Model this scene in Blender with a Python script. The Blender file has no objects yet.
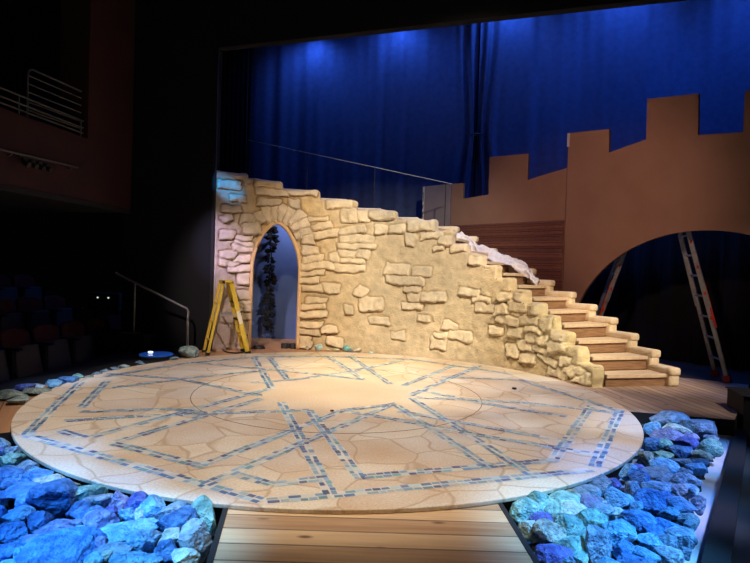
import bpy, bmesh, math, random
import numpy as np
from mathutils import Vector, Matrix, noise

MOSAIC = [
    (-2.409, -1.951, -0.26, -3.089),
    (-0.26, -3.089, 0.139, -2.975),
    (0.139, -2.975, 0.585, -2.825),
    (0.585, -2.825, 1.367, -2.571),
    (1.367, -2.571, 2.01, -2.355),
    (-2.408, -1.953, -2.713, -1.003),
    (-2.713, -1.003, -3.035, 0.077),
    (-2.435, -1.048, -2.794, 0.235),
    (-2.233, -1.796, -1.955, -1.951),
    (-2.353, -1.512, -1.807, -1.291),
    (-1.807, -1.291, -0.234, -0.847),
    (-1.882, -1.943, -0.821, 0.073),
    (-1.637, -2.077, -0.805, -0.415),
    (-1.652, -2.079, -0.795, -2.534),
    (-0.797, -2.504, 0.069, -0.869),
    (-0.69, -2.878, 0.635, -0.453),
    (-0.577, -0.547, 0.138, -2.935),
    (-0.244, -0.848, 0.319, -2.66),
    (-0.522, -2.667, -0.247, -2.825),
    (-0.247, -2.825, 0.055, -2.692),
    (0.318, -2.642, 1.087, -2.396),
    (1.087, -2.396, 1.824, -2.153),
    (0.644, -0.519, 1.266, -2.38),
    (0.826, -0.164, 1.542, -2.498),
    (0.067, -0.829, 0.565, -1.077),
    (0.565, -1.077, 1.298, -1.53),
    (1.298, -1.53, 2.171, -1.976),
    (0.655, -0.775, 1.486, -1.302),
    (1.486, -1.302, 2.135, -1.69),
    (0.963, 0.283, 1.579, -0.303),
    (1.579, -0.303, 2.379, -0.802),
    (0.873, -0.132, 2.042, -0.218),
    (2.042, -0.218, 3.0, -0.564),
    (0.768, 0.489, 1.66, 2.22),
    (0.809, -0.065, 2.028, 2.197),
    (-0.349, 2.672, 0.249, 0.858),
    (-0.015, 2.851, 0.609, 0.588),
    (-1.502, 2.382, -0.787, 0.079),
    (-1.233, 2.335, -0.709, 0.701),
    (-2.13, 1.682, -0.751, 1.232),
    (-0.751, 1.232, 0.25, 0.824),
    (-1.112, 0.38, -0.546, 0.728),
    (-0.546, 0.728, 0.07, 1.337),
    (0.07, 1.337, 0.816, 2.442),
    (-3.022, 0.689, -2.007, 0.489),
    (-2.007, 0.489, -0.829, -0.296),
    (-2.583, -0.136, -1.81, 0.654),
    (-1.81, 0.654, -1.197, 1.192),
    (-2.953, 0.463, -2.267, 1.656),
    (-2.267, 1.656, -1.434, 2.396),
    (-1.495, 2.383, -0.317, 2.679),
    (-0.317, 2.679, 1.02, 2.634),
    (1.02, 2.634, 2.36, 1.578),
    (1.307, 1.173, 2.391, 1.138),
    (2.391, 1.138, 3.039, -0.474),
    (-2.386, -1.197, -1.596, -0.98),
    (-1.596, -0.98, -1.115, -1.114),
    (2.066, -2.287, 3.05, -0.472),
    (1.815, -2.13, 2.813, -0.28),
    (0.645, -0.474, 0.068, -0.849),
]
ROCKS_LEFT = [
    (-2.887, 4.395, -0.05, 0.149, 0.127, 0.117, -8, 's', "steel blue rock, first such from left in the left pile's far row"),
    (-2.818, 4.29, -0.05, 0.065, 0.058, 0.057, -12, 'i', "small indigo rock, the only such in the left pile's far row"),
    (-2.703, 4.216, -0.05, 0.112, 0.095, 0.116, -3, 's', "steel blue rock, second such from left in the left pile's far row"),
    (-2.621, 4.081, -0.05, 0.154, 0.147, 0.103, -10, 't', "teal rock, the only such in the left pile's far row"),
    (-2.404, 3.921, -0.05, 0.147, 0.128, 0.119, -13, 's', "steel blue rock, third such from left in the left pile's far row"),
    (-2.314, 3.881, -0.05, 0.104, 0.092, 0.073, -3, 'k', "small sky blue rock, the only such in the left pile's far row"),
    (-2.409, 3.744, -0.05, 0.211, 0.209, 0.13, 13, 'b', "large royal blue rock, the only such in the left pile's far row"),
    (-2.232, 3.778, -0.05, 0.17, 0.15, 0.091, 9, 'b', "royal blue rock, the only such in the left pile's sixth row from front"),
    (-2.123, 3.709, -0.05, 0.172, 0.162, 0.069, 8, 'g', "grey green rock, the only such in the left pile's far row"),
    (-2.205, 3.529, -0.05, 0.225, 0.231, 0.06, -8, 'b', "large royal blue rock, the only such in the left pile's sixth row from front"),
    (-2.088, 3.409, -0.05, 0.116, 0.095, 0.074, 1, 'k', "sky blue rock, the only such in the left pile's sixth row from front"),
    (-1.934, 3.41, -0.05, 0.27, 0.221, 0.231, -7, 'B', 'large rounded deep blue boulder, the biggest round one in the left pile'),
    (-2.039, 3.673, -0.05, 0.069, 0.059, 0.047, -10, 'k', "small sky blue rock, the only such in the left pile's sixth row from front"),
    (-2.012, 3.217, -0.05, 0.151, 0.15, 0.074, -12, 'k', "sky blue rock, first such from left in the left pile's fourth row from front"),
    (-1.909, 3.001, -0.05, 0.169, 0.162, 0.1, -9, 'b', "large royal blue rock, first such from left in the left pile's third row from front"),
    (-1.84, 3.126, -0.05, 0.118, 0.101, 0.102, 13, 'b', "royal blue rock, second such from left in the left pile's fourth row from front"),
    (-1.713, 3.095, -0.05, 0.187, 0.165, 0.047, 10, 'l', "lilac blue rock, the only such in the left pile's third row from front"),
    (-2.098, 3.194, -0.05, 0.06, 0.066, 0.118, 9, 'b', "royal blue rock, first such from left in the left pile's fourth row from front"),
    (-2.046, 3.318, -0.05, 0.088, 0.08, 0.033, 9, 'b', "small royal blue rock, the only such in the left pile's fifth row from front"),
    (-1.736, 2.911, -0.05, 0.11, 0.089, 0.089, -9, 'l', "lilac blue rock, first such from left in the left pile's second row from front"),
    (-1.804, 2.823, -0.05, 0.133, 0.129, 0.069, -6, 'b', "royal blue rock, the only such in the left pile's second row from front"),
    (-1.726, 2.787, -0.05, 0.047, 0.052, 0.067, 4, 'k', "small sky blue rock, the only such in the left pile's front row"),
    (-1.534, 2.801, -0.05, 0.349, 0.363, 0.127, 7, 'B', 'biggest rock of the left pile, broad deep blue slab at its front'),
    (-1.711, 2.681, -0.05, 0.132, 0.13, 0.029, 11, 'k', "sky blue rock, first such from left in the left pile's front row"),
    (-1.779, 2.719, -0.05, 0.041, 0.045, 0.054, 11, 'b', "small royal blue rock, the only such in the left pile's front row"),
    (-1.956, 3.619, -0.05, 0.168, 0.135, 0.092, 40, 'g', "grey green rock, the only such in the left pile's sixth row from front"),
    (-1.786, 3.512, -0.05, 0.2, 0.175, 0.127, -12, 't', "large teal rock, the only such in the left pile's sixth row from front"),
    (-1.649, 3.455, -0.05, 0.177, 0.184, 0.092, 3, 's', "steel blue rock, the only such in the left pile's sixth row from front"),
    (-1.513, 3.422, -0.05, 0.11, 0.12, 0.133, 5, 'l', "lilac blue rock, the only such in the left pile's fifth row from front"),
    (-1.403, 3.395, -0.05, 0.116, 0.127, 0.147, 0, 'i', 'dark indigo upright rock standing in a gap below the disc rim, left pile'),
    (-1.697, 3.297, -0.05, 0.124, 0.128, 0.11, -10, 'b', "royal blue rock, the only such in the left pile's fifth row from front"),
    (-1.58, 3.228, -0.05, 0.183, 0.175, 0.101, 25, 'b', "large royal blue rock, the only such in the left pile's fourth row from front"),
    (-1.515, 3.302, -0.05, 0.068, 0.068, 0.054, -1, 'i', "small indigo rock, the only such in the left pile's fourth row from front"),
    (-1.497, 3.104, -0.05, 0.163, 0.142, 0.17, -12, 'l', "large lilac blue rock, the only such in the left pile's third row from front"),
    (-1.393, 3.234, -0.05, 0.079, 0.067, 0.09, 13, 'k', "sky blue rock, second such from left in the left pile's fourth row from front"),
    (-1.617, 3.12, -0.05, 0.07, 0.064, 0.058, 11, 'l', "small lilac blue rock, the only such in the left pile's fourth row from front"),
    (-1.324, 3.071, -0.05, 0.323, 0.269, 0.057, 45, 'k', 'long thin sky blue rock lying slanted in the middle of the left pile'),
    (-1.193, 2.938, -0.05, 0.134, 0.12, 0.111, 1, 'k', "large sky blue rock, the only such in the left pile's second row from front"),
    (-1.575, 3.01, -0.05, 0.124, 0.129, 0.062, -6, 'k', "sky blue rock, the only such in the left pile's third row from front"),
    (-1.342, 2.751, -0.05, 0.083, 0.073, 0.06, 12, 'k', "sky blue rock, second such from left in the left pile's front row"),
    (-1.294, 2.777, -0.05, 0.047, 0.052, 0.053, 2, 'p', "small pale aqua rock, the only such in the left pile's front row"),
    (-1.17, 2.763, -0.05, 0.177, 0.143, 0.046, 11, 'k', "large sky blue rock, the only such in the left pile's front row"),
    (-1.391, 2.901, -0.05, 0.076, 0.064, 0.08, 10, 'l', "lilac blue rock, second such from left in the left pile's second row from front"),
    (-1.29, 3.337, -0.05, 0.166, 0.165, 0.169, 0, 'k', "large sky blue rock, the only such in the left pile's fifth row from front"),
    (-1.163, 3.296, -0.05, 0.188, 0.168, 0.107, -3, 's', "large steel blue rock, the only such in the left pile's fifth row from front"),
    (-1.051, 3.302, -0.05, 0.125, 0.109, 0.059, 3, 'p', 'small pale aqua rock under the disc rim near the left pile corner'),
    (-1.082, 3.147, -0.05, 0.226, 0.186, 0.149, -2, 'b', "large royal blue rock, second such from left in the left pile's third row from front"),
    (-1.06, 3.008, -0.05, 0.102, 0.107, 0.081, -10, 'p', "pale aqua rock, the only such in the left pile's third row from front"),
    (-0.948, 3.259, -0.05, 0.154, 0.169, 0.221, -6, 't', 'tall teal rock in the corner between disc rim and walkway, left pile'),
    (-0.894, 2.926, -0.05, 0.143, 0.158, 0.238, 9, 'q', 'tall upright pale blue rock against the left edge of the walkway'),
    (-0.921, 2.803, -0.05, 0.137, 0.112, 0.077, -14, 'p', "pale aqua rock, the only such in the left pile's front row"),
    (-1.025, 2.86, -0.05, 0.161, 0.131, 0.102, -14, 'b', "large royal blue rock, the only such in the left pile's second row from front"),
    (-1.142, 2.994, -0.05, 0.073, 0.08, 0.093, 4, 's', "steel blue rock, second such from left in the left pile's second row from front"),
    (-1.058, 2.761, -0.05, 0.094, 0.091, 0.053, -7, 'k', "sky blue rock, third such from left in the left pile's front row"),
    (-1.321, 3.261, -0.05, 0.062, 0.069, 0.077, 1, 'q', "small pale blue rock, the only such in the left pile's fourth row from front"),
    (-0.973, 3.017, -0.05, 0.091, 0.074, 0.082, -1, 's', "steel blue rock, the only such in the left pile's third row from front"),
    (-1.295, 2.873, -0.05, 0.164, 0.151, 0.041, -5, 's', "steel blue rock, first such from left in the left pile's second row from front"),
    (-2.254, 3.416, -0.05, 0.065, 0.071, 0.096, 15, 'b', "small royal blue rock, the only such in the left pile's sixth row from front"),
]
ROCKS_RIGHT = [
    (3.092, 5.753, -0.014, 0.314, 0.293, 0.166, 15, 's', 'steel blue rock on top of the far end of the right pile'),
    (2.752, 5.478, -0.03, 0.155, 0.125, 0.126, -11, 'k', "sky blue rock, the only such in the right pile's far row"),
    (2.981, 5.448, -0.034, 0.226, 0.182, 0.12, 1, 'p', 'pale aqua brick-shaped rock near the far end of the right pile'),
    (3.234, 5.449, -0.036, 0.287, 0.272, 0.203, 8, 's', 'big steel blue rock in the far right corner by the deck edge'),
    (2.801, 5.271, -0.046, 0.248, 0.229, 0.132, -3, 'l', "lilac blue rock, the only such in the right pile's far row"),
    (2.859, 5.05, -0.05, 0.18, 0.183, 0.108, 15, 'i', "indigo rock, the only such in the right pile's far row"),
    (2.977, 4.938, -0.05, 0.186, 0.177, 0.149, -1, 't', "teal rock, third such from left in the right pile's ninth row from front"),
    (2.508, 4.98, -0.05, 0.122, 0.102, 0.126, -8, 'b', "royal blue rock, first such from left in the right pile's ninth row from front"),
    (2.627, 5.021, -0.05, 0.142, 0.126, 0.093, -3, 't', "teal rock, first such from left in the right pile's ninth row from front"),
    (2.675, 4.829, -0.05, 0.2, 0.198, 0.099, -14, 'b', "royal blue rock, second such from left in the right pile's ninth row from front"),
    (2.296, 4.631, -0.05, 0.122, 0.114, 0.106, -2, 'g', "grey green rock, first such from left in the right pile's ninth row from front"),
    (2.46, 4.678, -0.05, 0.167, 0.134, 0.073, -8, 't', "teal rock, second such from left in the right pile's ninth row from front"),
    (2.778, 4.708, -0.05, 0.142, 0.143, 0.083, 12, 'g', "grey green rock, second such from left in the right pile's ninth row from front"),
    (2.681, 4.527, -0.05, 0.111, 0.112, 0.052, 10, 'b', "small royal blue rock, the only such in the right pile's eighth row from front"),
    (2.338, 4.425, -0.05, 0.208, 0.171, 0.111, 0, 'k', "sky blue rock, second such from left in the right pile's eighth row from front"),
    (2.561, 4.4, -0.05, 0.133, 0.124, 0.088, -14, 'k', "sky blue rock, third such from left in the right pile's eighth row from front"),
    (3.172, 5.197, -0.05, 0.108, 0.096, 0.078, -7, 's', "small steel blue rock, the only such in the right pile's far row"),
    (3.007, 5.267, -0.048, 0.119, 0.119, 0.077, -8, 'l', "small lilac blue rock, the only such in the right pile's far row"),
    (2.547, 4.562, -0.05, 0.137, 0.121, 0.051, -9, 's', "small steel blue rock, the only such in the right pile's ninth row from front"),
    (1.953, 4.208, -0.05, 0.12, 0.132, 0.148, -8, 'k', "sky blue rock, first such from left in the right pile's eighth row from front"),
    (2.09, 4.37, -0.05, 0.115, 0.106, 0.05, 11, 'i', "small indigo rock, the only such in the right pile's eighth row from front"),
    (1.987, 4.094, -0.05, 0.139, 0.145, 0.141, -11, 'b', "royal blue rock, the only such in the right pile's eighth row from front"),
    (2.185, 4.216, -0.05, 0.246, 0.203, 0.117, -13, 's', "large steel blue rock, the only such in the right pile's eighth row from front"),
    (2.282, 4.103, -0.05, 0.108, 0.09, 0.112, 13, 's', "steel blue rock, fourth such from left in the right pile's seventh row from front"),
    (2.415, 4.278, -0.05, 0.081, 0.077, 0.064, 2, 's', "small steel blue rock, the only such in the right pile's eighth row from front"),
    (2.394, 4.132, -0.05, 0.109, 0.111, 0.064, 15, 'q', "small pale blue rock, the only such in the right pile's seventh row from front"),
    (2.045, 3.956, -0.05, 0.179, 0.166, 0.074, -3, 'k', "sky blue rock, the only such in the right pile's seventh row from front"),
    (2.155, 3.917, -0.05, 0.118, 0.107, 0.087, 12, 's', "steel blue rock, third such from left in the right pile's seventh row from front"),
    (2.248, 3.891, -0.05, 0.11, 0.112, 0.086, 5, 'k', "sky blue rock, second such from left in the right pile's sixth row from front"),
    (1.826, 3.861, -0.05, 0.094, 0.104, 0.137, 9, 's', "steel blue rock, second such from left in the right pile's sixth row from front"),
    (1.651, 3.67, -0.05, 0.179, 0.146, 0.139, 7, 'k', "large sky blue rock, the only such in the right pile's fifth row from front"),
    (1.833, 3.661, -0.05, 0.186, 0.19, 0.181, 0, 'B', 'upright deep blue pointed rock in the middle of the right pile'),
    (1.986, 3.732, -0.05, 0.105, 0.089, 0.101, -12, 'b', "royal blue rock, the only such in the right pile's sixth row from front"),
    (2.061, 3.655, -0.05, 0.165, 0.145, 0.069, -9, 'k', "sky blue rock, the only such in the right pile's fifth row from front"),
    (2.165, 3.671, -0.05, 0.076, 0.084, 0.109, 11, 's', "steel blue rock, the only such in the right pile's fifth row from front"),
    (1.908, 3.532, -0.05, 0.133, 0.12, 0.062, 12, 'k', "sky blue rock, the only such in the right pile's fourth row from front"),
    (1.972, 3.446, -0.05, 0.11, 0.11, 0.072, 13, 'q', "pale blue rock, second such from left in the right pile's fourth row from front"),
    (1.552, 3.474, -0.05, 0.105, 0.088, 0.078, -5, 'q', "pale blue rock, first such from left in the right pile's fourth row from front"),
    (1.648, 3.385, -0.05, 0.172, 0.175, 0.101, 5, 'b', "large royal blue rock, the only such in the right pile's fourth row from front"),
    (1.786, 3.344, -0.05, 0.157, 0.132, 0.068, 9, 'b', "royal blue rock, second such from left in the right pile's third row from front"),
    (1.61, 3.895, -0.05, 0.134, 0.148, 0.17, 4, 's', 'upright steel blue rock standing against the disc rim, right pile'),
    (1.713, 3.975, -0.05, 0.15, 0.139, 0.093, 9, 'i', "indigo rock, the only such in the right pile's seventh row from front"),
    (1.498, 3.807, -0.05, 0.159, 0.141, 0.096, 1, 's', "steel blue rock, first such from left in the right pile's seventh row from front"),
    (1.425, 3.623, -0.05, 0.172, 0.161, 0.092, 5, 'l', "lilac blue rock, the only such in the right pile's sixth row from front"),
    (1.275, 3.472, -0.05, 0.183, 0.188, 0.102, 6, 'p', "large pale aqua rock, the only such in the right pile's fourth row from front"),
    (1.52, 3.661, -0.05, 0.089, 0.087, 0.066, -7, 's', "small steel blue rock, the only such in the right pile's fifth row from front"),
    (1.458, 3.482, -0.05, 0.125, 0.1, 0.1, 13, 's', "steel blue rock, the only such in the right pile's fourth row from front"),
    (0.978, 3.465, -0.05, 0.197, 0.173, 0.157, 14, 't', 'teal rock at the near left corner of the right pile touching the walkway'),
    (1.158, 3.598, -0.05, 0.156, 0.146, 0.073, -13, 't', "teal rock, first such from left in the right pile's sixth row from front"),
    (1.286, 3.645, -0.05, 0.202, 0.186, 0.093, 14, 't', "teal rock, second such from left in the right pile's sixth row from front"),
    (1.357, 3.733, -0.05, 0.118, 0.115, 0.103, 14, 'g', "grey green rock, the only such in the right pile's seventh row from front"),
    (1.427, 3.754, -0.05, 0.164, 0.151, 0.082, 5, 's', "steel blue rock, first such from left in the right pile's sixth row from front"),
    (0.993, 3.572, -0.05, 0.047, 0.052, 0.071, -14, 'p', "small pale aqua rock, the only such in the right pile's fifth row from front"),
    (1.071, 3.555, -0.05, 0.141, 0.155, 0.181, 12, 't', "large teal rock, the only such in the right pile's fifth row from front"),
    (1.156, 3.478, -0.05, 0.118, 0.12, 0.096, -11, 't', "teal rock, the only such in the right pile's fourth row from front"),
    (0.942, 3.242, -0.05, 0.115, 0.103, 0.105, 14, 'p', 'small pale aqua rock against the walkway edge, right pile'),
    (1.058, 3.337, -0.05, 0.144, 0.143, 0.074, 5, 'i', "indigo rock, the only such in the right pile's third row from front"),
    (1.035, 3.176, -0.05, 0.168, 0.176, 0.139, -13, 'g', 'rounded grey green rock near the walkway, below an indigo one, right pile'),
    (1.182, 3.265, -0.05, 0.191, 0.183, 0.142, -10, 't', "large teal rock, first such from left in the right pile's third row from front"),
    (0.981, 2.962, -0.05, 0.195, 0.189, 0.083, 4, 'i', 'long indigo rock at the front beside the right edge of the walkway'),
    (1.113, 3.044, -0.05, 0.16, 0.153, 0.106, 2, 't', "large teal rock, the only such in the right pile's second row from front"),
    (1.042, 2.875, -0.05, 0.088, 0.077, 0.064, 7, 'k', "sky blue rock, first such from left in the right pile's front row"),
    (1.116, 2.913, -0.05, 0.093, 0.096, 0.048, 13, 't', "teal rock, the only such in the right pile's front row"),
    (1.259, 3.039, -0.05, 0.137, 0.151, 0.193, -8, 's', "large steel blue rock, first such from left in the right pile's second row from front"),
    (1.439, 3.202, -0.05, 0.169, 0.173, 0.133, -15, 'k', "large sky blue rock, the only such in the right pile's second row from front"),
    (1.39, 3.016, -0.05, 0.108, 0.095, 0.077, 13, 'b', "royal blue rock, the only such in the right pile's second row from front"),
    (1.329, 3.327, -0.05, 0.163, 0.166, 0.15, -15, 't', "large teal rock, second such from left in the right pile's third row from front"),
    (1.578, 3.129, -0.05, 0.118, 0.117, 0.074, 11, 'k', "sky blue rock, the only such in the right pile's second row from front"),
    (1.676, 3.121, -0.05, 0.112, 0.106, 0.077, -12, 's', "steel blue rock, the only such in the right pile's second row from front"),
    (1.493, 2.983, -0.05, 0.14, 0.128, 0.052, 9, 'k', "sky blue rock, third such from left in the right pile's front row"),
    (1.624, 2.965, -0.05, 0.14, 0.117, 0.083, 8, 'q', "pale blue rock, the only such in the right pile's front row"),
    (1.791, 3.214, -0.05, 0.164, 0.163, 0.078, 11, 's', "large steel blue rock, second such from left in the right pile's second row from front"),
    (1.802, 3.124, -0.05, 0.053, 0.047, 0.055, 2, 's', "small steel blue rock, the only such in the right pile's second row from front"),
    (1.385, 2.873, -0.05, 0.217, 0.209, 0.031, 11, 'B', "deep blue rock, the only such in the right pile's front row"),
    (1.672, 3.232, -0.05, 0.122, 0.101, 0.083, -9, 'b', "royal blue rock, first such from left in the right pile's third row from front"),
    (1.249, 2.883, -0.05, 0.109, 0.089, 0.031, 5, 'k', "sky blue rock, second such from left in the right pile's front row"),
    (1.667, 3.804, -0.05, 0.115, 0.096, 0.086, -5, 'k', "sky blue rock, first such from left in the right pile's sixth row from front"),
    (1.935, 3.35, -0.05, 0.076, 0.076, 0.053, 12, 's', "small steel blue rock, the only such in the right pile's third row from front"),
    (1.717, 3.014, -0.05, 0.068, 0.058, 0.058, 8, 's', "small steel blue rock, the only such in the right pile's front row"),
    (1.72, 3.593, -0.05, 0.081, 0.084, 0.083, -1, 'k', "small sky blue rock, the only such in the right pile's fifth row from front"),
]
ROCKS_REAR = [
    (-3.723, 5.814, 0.016, 0.205, 0.154, 0.097, -4, 'g', "grey green rock, first from the left behind the disc's rear left rim"),
    (-3.834, 6.199, 0.014, 0.186, 0.139, 0.092, 2, 'i', "indigo rock, third from the left behind the disc's rear left rim"),
    (-3.765, 6.324, -0.002, 0.123, 0.092, 0.059, -4, 'q', "pale blue rock, fifth from the left behind the disc's rear left rim"),
    (-3.626, 6.062, 0.007, 0.213, 0.16, 0.078, 4, 'g', "grey green rock, fourth from the left behind the disc's rear left rim"),
    (-3.551, 5.635, -0.0, 0.179, 0.134, 0.063, -12, 'g', "grey green rock, second from the left behind the disc's rear left rim"),
    (-3.624, 6.38, 0.015, 0.158, 0.118, 0.095, -3, 'k', "sky blue rock, sixth from the left behind the disc's rear left rim"),
    (-3.606, 6.643, 0.011, 0.187, 0.141, 0.086, 13, 'B', "deep blue rock, seventh from the left behind the disc's rear left rim"),
    (-3.594, 6.873, 0.006, 0.134, 0.1, 0.077, -10, 't', "teal rock, eighth from the left behind the disc's rear left rim"),
    (-3.508, 6.913, -0.006, 0.11, 0.083, 0.051, 5, 'g', "grey green rock, ninth from the left behind the disc's rear left rim"),
    (-3.499, 7.141, -0.005, 0.101, 0.076, 0.053, -5, 's', "steel blue rock, tenth from the left behind the disc's rear left rim"),
    (-3.499, 7.35, -0.004, 0.104, 0.078, 0.055, -6, 's', "steel blue rock, eleventh from the left behind the disc's rear left rim"),
    (-3.453, 7.509, -0.003, 0.12, 0.09, 0.056, -14, 's', "steel blue rock, twelfth from the left behind the disc's rear left rim"),
    (-3.401, 7.69, 0.001, 0.122, 0.092, 0.064, -14, 'q', "pale blue rock, thirteenth from the left behind the disc's rear left rim"),
    (-3.3, 7.969, -0.002, 0.113, 0.085, 0.059, 13, 's', "steel blue rock, third last from the left behind the disc's rear left rim"),
    (-3.017, 8.56, -0.007, 0.106, 0.08, 0.048, 10, 's', "steel blue rock, second last from the left behind the disc's rear left rim"),
    (-2.893, 8.814, 0.056, 0.233, 0.175, 0.18, 9, 'g', 'lone grey green rock beside the foot of the yellow stepladder'),
]
STONES_WALL = [
    (-1.154, 10.028, 0.01, 0.107, 0.08, 0.084, 9, 'c', 'cream stone, first from the left at the wall foot right of the doorway'),
    (-0.964, 9.927, 0.031, 0.158, 0.119, 0.129, 14, 'p', 'pale aqua stone, second from the left at the wall foot right of the doorway'),
    (-0.845, 10.165, 0.028, 0.126, 0.094, 0.123, -10, 't', 'teal stone, third from the left at the wall foot right of the doorway'),
    (-0.789, 9.917, -0.008, 0.088, 0.066, 0.046, 3, 'c', 'cream stone, fourth from the left at the wall foot right of the doorway'),
    (-0.652, 9.991, -0.003, 0.141, 0.106, 0.056, 0, 'o', 'olive stone, fifth from the left at the wall foot right of the doorway'),
    (-0.475, 9.999, 0.028, 0.142, 0.106, 0.121, 2, 't', 'teal stone, sixth from the left at the wall foot right of the doorway'),
    (-0.396, 10.003, 0.001, 0.089, 0.066, 0.065, 13, 'g', 'grey green stone, seventh from the left at the wall foot right of the doorway'),
    (-0.278, 9.958, 0.005, 0.176, 0.132, 0.074, 8, 'c', 'cream stone, eighth from the left at the wall foot right of the doorway'),
    (-0.03, 9.751, -0.004, 0.086, 0.065, 0.054, 14, 'p', 'pale aqua stone, ninth from the left at the wall foot right of the doorway'),
]
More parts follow.
